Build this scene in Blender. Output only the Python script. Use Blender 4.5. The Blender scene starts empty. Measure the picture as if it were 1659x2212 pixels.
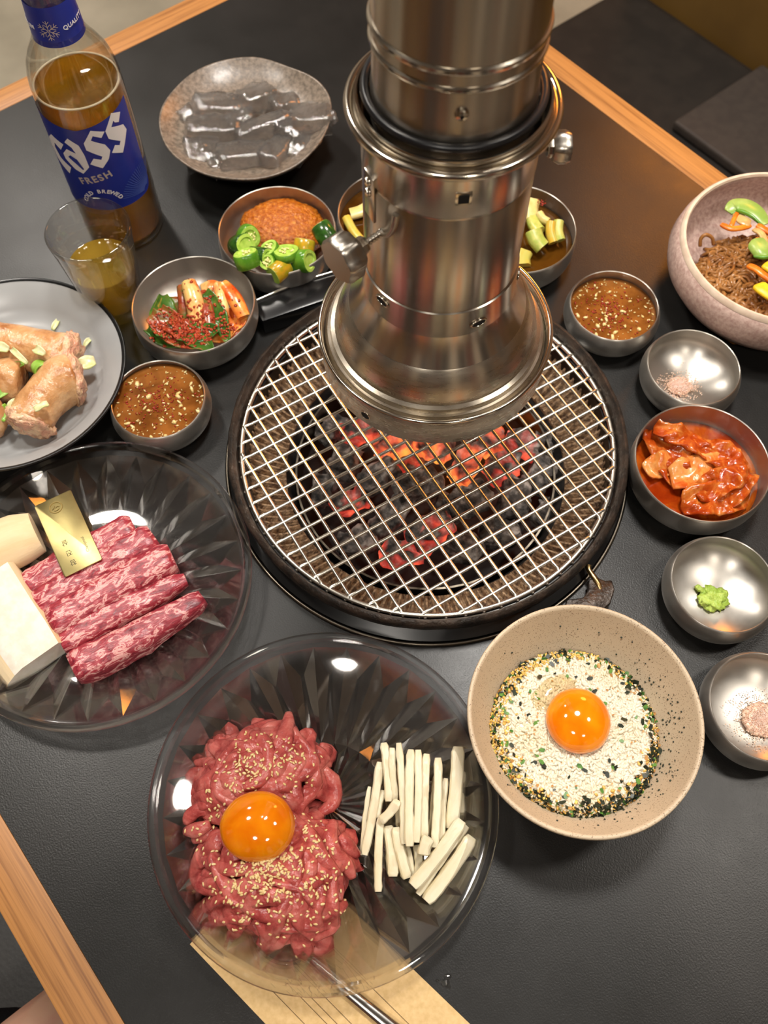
import bpy, bmesh, math, random
from mathutils import Vector, Matrix, noise
from mathutils.bvhtree import BVHTree

PI = math.pi
S = bpy.context.scene
COL = S.collection

# ------------------------------------------------------------------ camera
cam_d = bpy.data.cameras.new('camera')
cam = bpy.data.objects.new('camera', cam_d)
COL.objects.link(cam)
cam.location = (0, 0, 0.62)
cam.rotation_euler = (math.radians(90 - 63.42), 0, 0)
cam_d.sensor_fit = 'HORIZONTAL'
cam_d.sensor_width = 36
cam_d.lens = 1954.8 / 1659 * 36
cam_d.clip_start = 0.02
cam_d.dof.use_dof = True
cam_d.dof.focus_distance = 0.60
cam_d.dof.aperture_fstop = 12
S.camera = cam

# ------------------------------------------------------------------ world, lamps, exposure
W = bpy.data.worlds.new('world')
S.world = W
W.use_nodes = True
W.node_tree.nodes['Background'].inputs[0].default_value = (0.9, 0.84, 0.76, 1)
W.node_tree.nodes['Background'].inputs[1].default_value = 0.05

S.view_settings.view_transform = 'Standard'
S.view_settings.look = 'None'
S.view_settings.gamma = 1
S.view_settings.use_curve_mapping = False
S.view_settings.exposure = 0.05
S.cycles.max_bounces = 8
S.cycles.diffuse_bounces = 3
S.cycles.glossy_bounces = 4
S.cycles.transmission_bounces = 7
S.cycles.use_adaptive_sampling = True
S.cycles.adaptive_threshold = 0.04
S.cycles.transparent_max_bounces = 16
S.cycles.caustics_refractive = True
S.cycles.caustics_reflective = True
S.cycles.blur_glossy = 1.0
S.cycles.sample_clamp_indirect = 4

CEIL = 1.78
LAMPS = [((0.19, 0.75), 0.30, 27, (1.0, 0.955, 0.89)),
         ((-0.75, 0.70), 0.22, 13, (1.0, 0.93, 0.84)),
         ((0.95, 0.35), 0.22, 9, (1.0, 0.92, 0.82)),
         ((-0.30, -0.75), 0.22, 10, (1.0, 0.93, 0.84)),
         ((-1.0, 1.9), 0.22, 24, (1.0, 0.93, 0.84)),
         ((0.55, -1.0), 0.22, 8, (1.0, 0.90, 0.78))]
for (lx, ly), lr, lp, lc in LAMPS:
    ld = bpy.data.lights.new('ceiling_light', 'AREA')
    ld.shape = 'DISK'
    ld.size = lr
    ld.energy = lp
    ld.color = lc
    lo = bpy.data.objects.new('ceiling_light', ld)
    COL.objects.link(lo)
    lo.location = (lx, ly, CEIL - 0.035)

# ------------------------------------------------------------------ helpers
rnd = random.Random(7)

def tag(o, label, cat, group=None, kind=None):
    o['label'] = label
    if cat:
        o['category'] = cat
    if group:
        o['group'] = group
    if kind:
        o['kind'] = kind
    return o

def empty(name, loc=(0, 0, 0), rz=0.0):
    o = bpy.data.objects.new(name, None)
    o.empty_display_size = 0.02
    o.location = loc
    o.rotation_euler = (0, 0, rz)
    COL.objects.link(o)
    return o

def mesh(name, verts, faces, smooth=True, ang=40):
    me = bpy.data.meshes.new(name)
    me.from_pydata([tuple(v) for v in verts], [], faces)
    me.update()
    if smooth:
        me.shade_smooth()
        if ang < 179:
            me.set_sharp_from_angle(angle=math.radians(ang))
    return me

def add(name, me, mat, parent=None, loc=(0, 0, 0), rot=(0, 0, 0)):
    if isinstance(me, tuple):
        me = mesh(name, *me)
    o = bpy.data.objects.new(name, me)
    if mat is not None and not me.materials:
        me.materials.append(mat)
    o.location = loc
    o.rotation_euler = rot
    COL.objects.link(o)
    if parent is not None:
        o.parent = parent
    return o

def recalc(me):
    bm = bmesh.new()
    bm.from_mesh(me)
    bmesh.ops.recalc_face_normals(bm, faces=bm.faces)
    bm.to_mesh(me)
    bm.free()
    return me

def lathe(prof, n=64, closed=False, fn=None):
    """profile of (r, z) turned about Z; poles where r == 0"""
    V, F, rows = [], [], []
    for i, (r, z) in enumerate(prof):
        if r < 1e-7:
            rows.append([len(V)])
            V.append((0, 0, z))
        else:
            row = []
            for k in range(n):
                a = 2 * PI * k / n
                rr, zz = (r, z) if fn is None else fn(r, z, a, i)
                row.append(len(V))
                V.append((rr * math.cos(a), rr * math.sin(a), zz))
            rows.append(row)
    m = len(rows)
    for i in range(m if closed else m - 1):
        A, B = rows[i], rows[(i + 1) % m]
        if len(A) == 1 and len(B) == 1:
            continue
        for k in range(n):
            k2 = (k + 1) % n
            if len(A) == 1:
                F.append((A[0], B[k2], B[k]))
            elif len(B) == 1:
                F.append((A[k], A[k2], B[0]))
            else:
                F.append((A[k], A[k2], B[k2], B[k]))
    return V, F

def lathe_mesh(name, prof, n=64, closed=False, fn=None, ang=40):
    return recalc(mesh(name, *lathe(prof, n, closed, fn), True, ang))

def torus_prof(R, r, z, n=10):
    return [(R + r * math.cos(2 * PI * i / n), z + r * math.sin(2 * PI * i / n)) for i in range(n)]

def smooth_path(pts, k=4):
    pts = [Vector(p) for p in pts]
    if len(pts) < 3:
        return pts
    out = []
    for i in range(len(pts) - 1):
        p0 = pts[max(i - 1, 0)]; p1 = pts[i]; p2 = pts[i + 1]; p3 = pts[min(i + 2, len(pts) - 1)]
        for j in range(k):
            t = j / k
            out.append(0.5 * ((2 * p1) + (p2 - p0) * t + (2 * p0 - 5 * p1 + 4 * p2 - p3) * t * t + (3 * p1 - p0 - 3 * p2 + p3) * t ** 3))
    out.append(pts[-1])
    return out

def sweep(pts, section, scale=None, up=(0, 0, 1), closed=False, twist=0.0, caps=True, V=None, F=None):
    """section: (x, y) points, x sideways and y along the up direction"""
    pts = [Vector(p) for p in pts]
    V = [] if V is None else V
    F = [] if F is None else F
    n = len(section)
    base = len(V)
    up = Vector(up)
    m = len(pts)
    for i, p in enumerate(pts):
        if closed:
            t = pts[(i + 1) % m] - pts[i - 1]
        else:
            t = pts[min(i + 1, m - 1)] - pts[max(i - 1, 0)]
        t.normalize()
        side = t.cross(up)
        if side.length < 1e-4:
            side = t.cross(Vector((1, 0.2, 0)))
        side.normalize()
        u2 = side.cross(t).normalized()
        if twist:
            q = Matrix.Rotation(twist * i / max(m - 1, 1), 3, t)
            side = q @ side
            u2 = q @ u2
        s = 1.0 if scale is None else scale[i]
        if not isinstance(s, (tuple, list)):
            s = (s, s)
        for (x, y) in section:
            V.append(p + side * (x * s[0]) + u2 * (y * s[1]))
    for i in range(m if closed else m - 1):
        a = base + i * n
        b = base + ((i + 1) % m) * n
        for k in range(n):
            k2 = (k + 1) % n
            F.append((a + k, a + k2, b + k2, b + k))
    if caps and not closed:
        F.append(tuple(base + k for k in range(n))[::-1])
        F.append(tuple(base + (m - 1) * n + k for k in range(n)))
    return V, F

def ring_sec(r, n=8):
    return [(r * math.cos(2 * PI * k / n), r * math.sin(2 * PI * k / n)) for k in range(n)]

def rect_sec(w, h, b=0.25):
    x, y, c = w / 2, h / 2, min(w, h) * b
    return [(x - c, -y), (x, -y + c), (x, y - c), (x - c, y), (-x + c, y), (-x, y - c), (-x, -y + c), (-x + c, -y)]

def tube_mesh(name, pts, r, n=8, k=4, closed=False, scale=None, ang=60):
    p = smooth_path(pts, k) if k else pts
    return recalc(mesh(name, *sweep(p, ring_sec(r, n), scale, closed=closed), True, ang))

def box(sx, sy, sz, c=(0, 0, 0)):
    V = [(c[0] + x * sx / 2, c[1] + y * sy / 2, c[2] + z * sz / 2) for x in (-1, 1) for y in (-1, 1) for z in (-1, 1)]
    F = [(0, 1, 3, 2), (4, 6, 7, 5), (0, 4, 5, 1), (2, 3, 7, 6), (0, 2, 6, 4), (1, 5, 7, 3)]
    return V, F

def bevel(me, w, seg=2, ang=30):
    bm = bmesh.new()
    bm.from_mesh(me)
    bmesh.ops.recalc_face_normals(bm, faces=bm.faces)
    bmesh.ops.bevel(bm, geom=[e for e in bm.edges if len(e.link_faces) == 2 and e.calc_face_angle(0) > math.radians(ang)], offset=w, segments=seg, affect='EDGES', profile=0.6)
    bm.to_mesh(me)
    bm.free()
    me.shade_smooth()
    me.set_sharp_from_angle(angle=math.radians(45))
    return me

def poly_prism(poly, z0, z1):
    n = len(poly)
    V = [(x, y, z0) for x, y in poly] + [(x, y, z1) for x, y in poly]
    F = [tuple(range(n))[::-1], tuple(range(n, 2 * n))]
    F += [(i, (i + 1) % n, n + (i + 1) % n, n + i) for i in range(n)]
    return V, F

def ico(sub=2, r=1.0):
    bm = bmesh.new()
    bmesh.ops.create_icosphere(bm, subdivisions=sub, radius=r)
    V = [v.co.copy() for v in bm.verts]
    F = [tuple(v.index for v in f.verts) for f in bm.faces]
    bm.free()
    return V, F

def blob(name, size, sub=3, amp=0.15, freq=1.6, seed=0, flat=None, ang=180, amp2=0.0, freq2=6):
    V, F = ico(sub)
    off = Vector((seed * 7.3, seed * 3.1, seed * 1.7))
    out = []
    for v in V:
        d = 1 + amp * noise.noise(v * freq + off) + amp2 * noise.noise(v * freq2 + off)
        p = Vector((v.x * size[0] * d, v.y * size[1] * d, v.z * size[2] * d))
        if flat is not None and p.z < flat:
            p.z = flat
        out.append(p)
    return recalc(mesh(name, out, F, True, ang))

def rough_box(name, sx, sy, sz, cuts=4, amp=0.001, freq=120, seed=0, bev=0.25):
    """box with rounded corners and uneven faces"""
    bm = bmesh.new()
    bmesh.ops.create_cube(bm, size=1)
    bmesh.ops.subdivide_edges(bm, edges=bm.edges, cuts=cuts, use_grid_fill=True)
    for v in bm.verts:
        p = v.co * 2
        q = Vector((p.x * math.sqrt(max(0, 1 - bev * (p.y ** 2 + p.z ** 2) / 2)), p.y * math.sqrt(max(0, 1 - bev * (p.x ** 2 + p.z ** 2) / 2)), p.z * math.sqrt(max(0, 1 - bev * (p.x ** 2 + p.y ** 2) / 2))))
        q = Vector((q.x * sx / 2, q.y * sy / 2, q.z * sz / 2))
        o = Vector((seed * 3.7, seed * 1.3, seed * 5.1))
        q += Vector((noise.noise(q * freq + o), noise.noise(q * freq + o + Vector((9, 0, 0))), noise.noise(q * freq + o + Vector((0, 9, 0))))) * amp
        v.co = q
    me = bpy.data.meshes.new(name)
    bmesh.ops.recalc_face_normals(bm, faces=bm.faces)
    bm.to_mesh(me)
    bm.free()
    me.shade_smooth()
    return me

def join_many(name, base, placements, ang=180):
    """many small pieces as one mesh; base = (V, F), placements = matrices"""
    BV, BF = base
    V, F = [], []
    for M in placements:
        b = len(V)
        V += [M @ Vector(v) for v in BV]
        F += [tuple(b + i for i in f) for f in BF]
    return mesh(name, V, F, True, ang)

def seed_shape(l, w, h, n=6):
    """small seed lying along x"""
    V, F = lathe([(0, -1), (0.55, -0.6), (0.9, 0.0), (0.75, 0.55), (0, 1)], n)
    return [Vector((v[2] * l / 2, v[0] * w / 2, v[1] * h / 2)) for v in V], F

def rotm(p, rx, ry, rz, s=1.0):
    from mathutils import Euler
    return Matrix.Translation(p) @ Euler((rx, ry, rz)).to_matrix().to_4x4() @ Matrix.Scale(s, 4)

def text_mesh(name, body, size, extrude=0.0001, spacing=1.0, align='CENTER', shear=0.0, bold=0.0):
    c = bpy.data.curves.new(name, 'FONT')
    c.body = body
    c.size = size
    c.extrude = extrude
    c.align_x = align
    c.align_y = 'CENTER'
    c.space_character = spacing
    c.shear = shear
    c.offset = bold
    c.resolution_u = 3
    o = bpy.data.objects.new(name, c)
    COL.objects.link(o)
    dg = bpy.context.evaluated_depsgraph_get()
    me = bpy.data.meshes.new_from_object(o.evaluated_get(dg))
    bpy.data.objects.remove(o)
    bpy.data.curves.remove(c)
    me.name = name
    return me

# ------------------------------------------------------------------ materials
def nodes_of(name):
    m = bpy.data.materials.new(name)
    m.use_nodes = True
    nt = m.node_tree
    b = nt.nodes['Principled BSDF']
    return m, nt, b

def lin(c):
    """sRGB 0-255 to linear"""
    return tuple((((v / 255 + 0.055) / 1.055) ** 2.4 if v > 10 else v / 255 / 12.92) for v in c) + (1,)

def coords(nt, scale=(1, 1, 1), kind='Object', rot=(0, 0, 0)):
    tc = nt.nodes.new('ShaderNodeTexCoord')
    mp = nt.nodes.new('ShaderNodeMapping')
    mp.inputs['Scale'].default_value = scale
    mp.inputs['Rotation'].default_value = rot
    nt.links.new(tc.outputs[kind], mp.inputs[0])
    return mp.outputs[0]

def nz(nt, vec, scale, detail=4, rough=0.5, dist=0.0):
    n = nt.nodes.new('ShaderNodeTexNoise')
    n.inputs['Scale'].default_value = scale
    n.inputs['Detail'].default_value = detail
    n.inputs['Roughness'].default_value = rough
    n.inputs['Distortion'].default_value = dist
    nt.links.new(vec, n.inputs['Vector'])
    return n.outputs['Fac']

def ramp(nt, fac, stops):
    r = nt.nodes.new('ShaderNodeValToRGB')
    el = r.color_ramp.elements
    while len(el) < len(stops):
        el.new(0.5)
    for e, (p, c) in zip(el, stops):
        e.position = p
        e.color = c if len(c) == 4 else tuple(c) + (1,)
    nt.links.new(fac, r.inputs[0])
    return r.outputs[0]

def bump(nt, b, h, strength, dist=0.001):
    bn = nt.nodes.new('ShaderNodeBump')
    bn.inputs['Strength'].default_value = strength
    bn.inputs['Distance'].default_value = dist
    nt.links.new(h, bn.inputs['Height'])
    nt.links.new(bn.outputs[0], b.inputs['Normal'])

def pm(name, c1, c2=None, ns=60, rough=0.5, metal=0, bstr=0, bs=200, bdist=0.001, sss=0, sssr=(0.004, 0.002, 0.001), coat=0, spec=0.5, stops=(0.4, 0.6), scl=(1, 1, 1), detail=4, dist=0.0, rr=None, alpha=None):
    m, nt, b = nodes_of(name)
    c1 = lin(c1)
    b.inputs['Base Color'].default_value = c1
    b.inputs['Roughness'].default_value = rough
    b.inputs['Metallic'].default_value = metal
    b.inputs['Specular IOR Level'].default_value = spec
    if coat:
        b.inputs['Coat Weight'].default_value = coat
        b.inputs['Coat Roughness'].default_value = 0.08
    if sss:
        b.inputs['Subsurface Weight'].default_value = sss
        b.inputs['Subsurface Radius'].default_value = sssr
        b.inputs['Subsurface Scale'].default_value = 1.0
    v = coords(nt, scl)
    if c2 is not None:
        f = nz(nt, v, ns, detail, 0.55, dist)
        nt.links.new(ramp(nt, f, [(stops[0], c1), (stops[1], lin(c2))]), b.inputs['Base Color'])
    if rr:
        f = nz(nt, v, rr[0], 3)
        q = nt.nodes.new('ShaderNodeMapRange')
        q.inputs[1].default_value = 0.3
        q.inputs[2].default_value = 0.7
        q.inputs[3].default_value = rr[1]
        q.inputs[4].default_value = rr[2]
        nt.links.new(f, q.inputs[0])
        nt.links.new(q.outputs[0], b.inputs['Roughness'])
    if bstr:
        bump(nt, b, nz(nt, v, bs, 3), bstr, bdist)
    return m

def steel(name, col, rough, aniso=0.0, arot=0.0, bstr=0.0, bscale=(1, 1, 1), bs=900, var=0.0):
    m, nt, b = nodes_of(name)
    b.inputs['Base Color'].default_value = lin(col)
    b.inputs['Metallic'].default_value = 1
    b.inputs['Roughness'].default_value = rough
    if aniso:
        b.inputs['Anisotropic'].default_value = aniso
        b.inputs['Anisotropic Rotation'].default_value = arot
        t = nt.nodes.new('ShaderNodeTangent')
        t.direction_type = 'RADIAL'
        t.axis = 'Z'
        nt.links.new(t.outputs[0], b.inputs['Tangent'])
    v = coords(nt, bscale)
    if var:
        q = nt.nodes.new('ShaderNodeMapRange')
        q.inputs[3].default_value = rough * (1 - var)
        q.inputs[4].default_value = rough * (1 + var)
        nt.links.new(nz(nt, v, bs * 0.2, 4), q.inputs[0])
        nt.links.new(q.outputs[0], b.inputs['Roughness'])
    if bstr:
        bump(nt, b, nz(nt, v, bs, 3), bstr, 0.0004)
    return m

def clear(name, tint=(1, 1, 1), refr=0.5, ior=1.45, gl=1.0, rough=0.0, rtint=None, bstr=0, bs=150, f0=0.045, haze=None):
    """clear solid: straight transmission mixed with refraction, Fresnel reflection over both"""
    m = bpy.data.materials.new(name)
    m.use_nodes = True
    nt = m.node_tree
    nt.nodes.clear()
    out = nt.nodes.new('ShaderNodeOutputMaterial')
    tr = nt.nodes.new('ShaderNodeBsdfTransparent')
    tr.inputs[0].default_value = tuple(tint) + (1,)
    rf = nt.nodes.new('ShaderNodeBsdfRefraction')
    rf.inputs['Color'].default_value = tuple(rtint or tint) + (1,)
    rf.inputs['IOR'].default_value = ior
    rf.inputs['Roughness'].default_value = rough
    gs = nt.nodes.new('ShaderNodeBsdfGlossy')
    gs.inputs['Roughness'].default_value = 0.03 + rough
    gs.inputs['Color'].default_value = (gl, gl, gl, 1)
    lw = nt.nodes.new('ShaderNodeLayerWeight')
    lw.inputs['Blend'].default_value = 0.5
    pw = nt.nodes.new('ShaderNodeMath')
    pw.operation = 'POWER'
    pw.inputs[1].default_value = 4.0
    nt.links.new(lw.outputs['Facing'], pw.inputs[0])
    fr = nt.nodes.new('ShaderNodeMath')
    fr.operation = 'MULTIPLY_ADD'
    fr.inputs[1].default_value = 0.85
    fr.inputs[2].default_value = f0
    nt.links.new(pw.outputs[0], fr.inputs[0])
    m1 = nt.nodes.new('ShaderNodeMixShader')
    m1.inputs[0].default_value = refr
    if haze:
        hz = nt.nodes.new('ShaderNodeBsdfDiffuse')
        hz.inputs[0].default_value = lin(haze[1])
        tl_ = nt.nodes.new('ShaderNodeBsdfTranslucent')
        tl_.inputs[0].default_value = lin(haze[1])
        ad = nt.nodes.new('ShaderNodeMixShader')
        nt.links.new(hz.outputs[0], ad.inputs[1])
        nt.links.new(tl_.outputs[0], ad.inputs[2])
        m3 = nt.nodes.new('ShaderNodeMixShader')
        m3.inputs[0].default_value = haze[0]
    m2 = nt.nodes.new('ShaderNodeMixShader')
    nt.links.new(tr.outputs[0], m1.inputs[1])
    nt.links.new(rf.outputs[0], m1.inputs[2])
    nt.links.new(fr.outputs[0], m2.inputs[0])
    if haze:
        nt.links.new(m1.outputs[0], m3.inputs[1])
        nt.links.new(ad.outputs[0], m3.inputs[2])
        nt.links.new(m3.outputs[0], m2.inputs[1])
    else:
        nt.links.new(m1.outputs[0], m2.inputs[1])
    nt.links.new(gs.outputs[0], m2.inputs[2])
    nt.links.new(m2.outputs[0], out.inputs[0])
    if bstr:
        bn = nt.nodes.new('ShaderNodeBump')
        bn.inputs['Strength'].default_value = bstr
        bn.inputs['Distance'].default_value = 0.001
        nt.links.new(nz(nt, coords(nt), bs, 3), bn.inputs['Height'])
        for x in (rf, gs, lw):
            nt.links.new(bn.outputs[0], x.inputs['Normal'])
    return m

def pressed(name, mix=0.6, ior=1.47, f0=0.05, grz=0.6):
    m = bpy.data.materials.new(name)
    m.use_nodes = True
    nt = m.node_tree
    nt.nodes.clear()
    out = nt.nodes.new('ShaderNodeOutputMaterial')
    tr = nt.nodes.new('ShaderNodeBsdfTransparent')
    tr.inputs[0].default_value = (0.985, 0.985, 0.98, 1)
    gs = nt.nodes.new('ShaderNodeBsdfGlass')
    gs.inputs['IOR'].default_value = ior
    gs.inputs['Roughness'].default_value = 0.02
    mx = nt.nodes.new('ShaderNodeMixShader')
    mx.inputs[0].default_value = mix
    nt.links.new(tr.outputs[0], mx.inputs[1])
    nt.links.new(gs.outputs[0], mx.inputs[2])
    lw = nt.nodes.new('ShaderNodeLayerWeight')
    lw.inputs['Blend'].default_value = 0.5
    pw = nt.nodes.new('ShaderNodeMath')
    pw.operation = 'POWER'
    pw.inputs[1].default_value = 3.0
    nt.links.new(lw.outputs['Facing'], pw.inputs[0])
    fr = nt.nodes.new('ShaderNodeMath')
    fr.operation = 'MULTIPLY_ADD'
    fr.inputs[1].default_value = grz
    fr.inputs[2].default_value = f0
    nt.links.new(pw.outputs[0], fr.inputs[0])
    gl = nt.nodes.new('ShaderNodeBsdfGlossy')
    gl.inputs['Roughness'].default_value = 0.06
    m2 = nt.nodes.new('ShaderNodeMixShader')
    nt.links.new(fr.outputs[0], m2.inputs[0])
    nt.links.new(mx.outputs[0], m2.inputs[1])
    nt.links.new(gl.outputs[0], m2.inputs[2])
    nt.links.new(m2.outputs[0], out.inputs[0])
    return m

def glow(name, col, strength):
    m, nt, b = nodes_of(name)
    b.inputs['Base Color'].default_value = col + (1,)
    b.inputs['Emission Color'].default_value = col + (1,)
    b.inputs['Emission Strength'].default_value = strength
    return m

def wood(name, c1, c2, rz, fine=1.0):
    m, nt, b = nodes_of(name)
    v = coords(nt, (3 * fine, 90 * fine, 90 * fine))
    f1 = nz(nt, v, 2.2, 4, 0.6, 0.4)
    v2 = coords(nt, (10 * fine, 700 * fine, 700 * fine))
    f2 = nz(nt, v2, 1.0, 3)
    mx = nt.nodes.new('ShaderNodeMix')
    mx.inputs['Factor'].default_value = 0.35
    nt.links.new(f1, mx.inputs['A'])
    nt.links.new(f2, mx.inputs['B'])
    nt.links.new(ramp(nt, mx.outputs['Result'], [(0.36, lin(c2)), (0.5, lin(c1)), (0.68, lin([min(255, x * 1.06) for x in c1]))]), b.inputs['Base Color'])
    b.inputs['Roughness'].default_value = 0.45
    bump(nt, b, f2, 0.15, 0.0005)
    return m

M = {}
# ------------------------------------------------------------------ room
TA = math.radians(-51)          # the table and the room stand turned against the camera
def tl(t, s, z=0.0):            # table-aligned position to world
    return Vector((t * math.cos(TA) - s * math.sin(TA), t * math.sin(TA) + s * math.cos(TA), z))

FLOOR_Z = -0.74
M['concrete'] = pm('polished_concrete', (150, 145, 128), (176, 170, 152), ns=6, rough=0.55, bstr=0.05, bs=60, stops=(0.3, 0.7), detail=8)
M['plaster_dark'] = pm('ceiling_paint', (112, 110, 106), rough=0.8)
M['plaster'] = pm('wall_plaster', (140, 136, 128), (150, 146, 138), ns=3, rough=0.85)
M['wall_wood'] = wood('wall_wood', (140, 110, 78), (108, 82, 56), 0)
M['reflect_red'] = pm('red_reflection_panel', (110, 56, 46), rough=0.5)
M['reflect_cream'] = pm('cream_reflection_panel', (214, 204, 186), rough=0.6)
M['reflect_black'] = pm('black_reflection_panel', (26, 23, 21), rough=0.5)
M['reflect_grey'] = pm('grey_reflection_panel', (120, 116, 110), rough=0.5)

def struct(name, me, mat, parent=None, loc=(0, 0, 0), rot=(0, 0, 0)):
    o = add(name, me, mat, parent, loc, rot)
    if parent is None:
        o['kind'] = 'structure'
    return o

T0, T1, S0, S1 = -2.7, 2.1, -1.9, 2.1
struct('floor', mesh('floor', *box(T1 - T0, S1 - S0, 0.05), False), M['concrete'], None, tl((T0 + T1) / 2, (S0 + S1) / 2, FLOOR_Z - 0.025), (0, 0, TA))
struct('ceiling', mesh('ceiling', *box(T1 - T0, S1 - S0, 0.05), False), M['plaster_dark'], None, tl((T0 + T1) / 2, (S0 + S1) / 2, CEIL + 0.025), (0, 0, TA))
HH = CEIL - FLOOR_Z
def wall(name, t0, t1, s0, s1, mat):
    return struct(name, mesh(name, *box(t1 - t0, s1 - s0, HH), False), mat, None, tl((t0 + t1) / 2, (s0 + s1) / 2, FLOOR_Z + HH / 2), (0, 0, TA))
w_left = wall('wall_left', T0, T1, S0 - 0.05, S0, M['plaster'])
w_right = wall('wall_right', T0, T1, S1, S1 + 0.05, M['wall_wood'])
w_back = wall('wall_back', T0 - 0.05, T0, S0, S1, M['plaster'])
w_front = wall('wall_front', T1, T1 + 0.05, S0, S1, M['plaster'])
# unseen panels added behind the camera, so the hood steel reflects upright streaks
for i, (t, w, c) in enumerate([(-2.3, 0.5, 'wall_wood'), (-1.7, 0.45, 'reflect_black'), (-1.2, 0.3, 'reflect_cream'), (-0.8, 0.35, 'reflect_red'), (-0.35, 0.4, 'reflect_black'), (0.1, 0.3, 'wall_wood'), (0.5, 0.35, 'reflect_red'), (0.95, 0.3, 'reflect_cream'), (1.35, 0.35, 'reflect_black'), (1.75, 0.3, 'wall_wood')]):
    struct('reflection_panel', mesh('reflection_panel', *box(w, 0.02, 2.0), False), M[c], w_left, (t - (T0 + T1) / 2, 0.036, 0))
for i, (s, w, c) in enumerate([(-1.6, 0.4, 'reflect_red'), (-1.1, 0.4, 'reflect_black'), (-0.65, 0.3, 'reflect_cream'), (-0.25, 0.3, 'reflect_black'), (0.15, 0.3, 'reflect_red'), (0.5, 0.25, 'reflect_cream'), (0.85, 0.35, 'reflect_black'), (1.3, 0.4, 'wall_wood'), (1.75, 0.3, 'reflect_grey')]):
    struct('reflection_panel', mesh('reflection_panel', *box(0.02, w, 2.0), False), M[c], w_front, (-0.036, s - (S0 + S1) / 2, 0))

# ceiling lamps: housing and diffuser around each light
M['lamp_white'] = pm('lamp_housing_white', (225, 222, 214), rough=0.4)
LAB = ['round white ceiling lamp above the far corner of the table', 'round white ceiling lamp above the beer bottle side', 'round white ceiling lamp above the noodle bowl side',
       'round white ceiling lamp behind the seated guest', 'round white ceiling lamp over the open concrete floor', 'round white ceiling lamp by the front wall']
for i, ((lx, ly), lr, lp, lc) in enumerate(LAMPS):
    r = lr / 2
    o = add('ceiling_lamp', lathe_mesh('ceiling_lamp', [(r + 0.003, -0.045), (r + 0.012, -0.045), (r + 0.014, 0.0), (0, 0.0), (0, -0.02), (r, -0.03)], 40), M['lamp_white'], None, (lx, ly, CEIL))
    tag(o, LAB[i], 'ceiling lamp', 'round ceiling lamps')

# orange pendant lamp over the bench, out of the frame: its glow lies on the table and the steel
M['orange_glass'] = glow('orange_lamp_glass', (1.0, 0.33, 0.05), 20.0)
pend = empty('pendant_lamp', (0.66, 1.50, 0.78))
tag(pend, 'glowing orange globe pendant lamp hanging above the dark bench', 'pendant lamp')
add('globe', lathe_mesh('globe', [(0, -0.15)] + [(0.15 * math.sin(a), -0.15 * math.cos(a)) for a in [PI * k / 14 for k in range(1, 13)]] + [(0.03, 0.146)], 40, ang=180), M['orange_glass'], pend)
M['black_metal'] = pm('black_metal', (22, 22, 23), rough=0.4, metal=0.6)
add('cap', lathe_mesh('cap', [(0.034, 0.14), (0.034, 0.165), (0.008, 0.18), (0, 0.18)], 24), M['black_metal'], pend)
add('cord', lathe_mesh('cord', [(0.004, 0.17), (0.004, CEIL - 0.78)], 8), M['black_metal'], pend)

# ------------------------------------------------------------------ benches behind and before the table
M['bench'] = pm('bench_leather', (30, 27, 25), (36, 32, 29), ns=30, rough=0.42, bstr=0.1, bs=300)
M['bench_back'] = pm('bench_back_board', (92, 66, 24), (104, 76, 30), ns=5, rough=0.5)
M['pad'] = pm('brown_pad_fabric', (46, 37, 31), (52, 43, 36), ns=80, rough=0.7, bstr=0.2, bs=500)
def bench(label, t0, t1, s0, s1, back):
    b = empty('bench', tl((t0 + t1) / 2, (s0 + s1) / 2, FLOOR_Z), TA)
    tag(b, label, 'bench')
    L, D = t1 - t0, s1 - s0
    add('plinth', bevel(mesh('plinth', *box(L - 0.04, D - 0.06, 0.36, (0, 0, 0.18)), False), 0.004), M['bench_back'], b)
    add('seat', bevel(mesh('seat', *box(L, D, 0.09, (0, 0, 0.405)), False), 0.018, 3), M['bench'], b)
    sy = 1 if back > 0 else -1
    add('backrest', bevel(mesh('backrest', *box(L, 0.06, 0.95, (0, sy * (D / 2 + 0.031), 0.475)), False), 0.006), M['bench_back'], b)
    return b
bench('dark leather bench with brown back board beyond the table', -0.845, 0.55, 0.70, 1.185, 1)
bench('dark leather bench the guest in black shorts sits on', -0.75, 0.55, -0.72, -0.23, -1)
pad = add('seat_pad', bevel(mesh('seat_pad', *box(0.55, 0.19, 0.016, (0, 0, 0.008)), False), 0.005, 3), M['pad'], None, tl(-0.295, 1.082, FLOOR_Z + 0.4505), (0, 0, TA))
tag(pad, 'dark brown pad lying on the bench beyond the table', 'pad')

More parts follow.
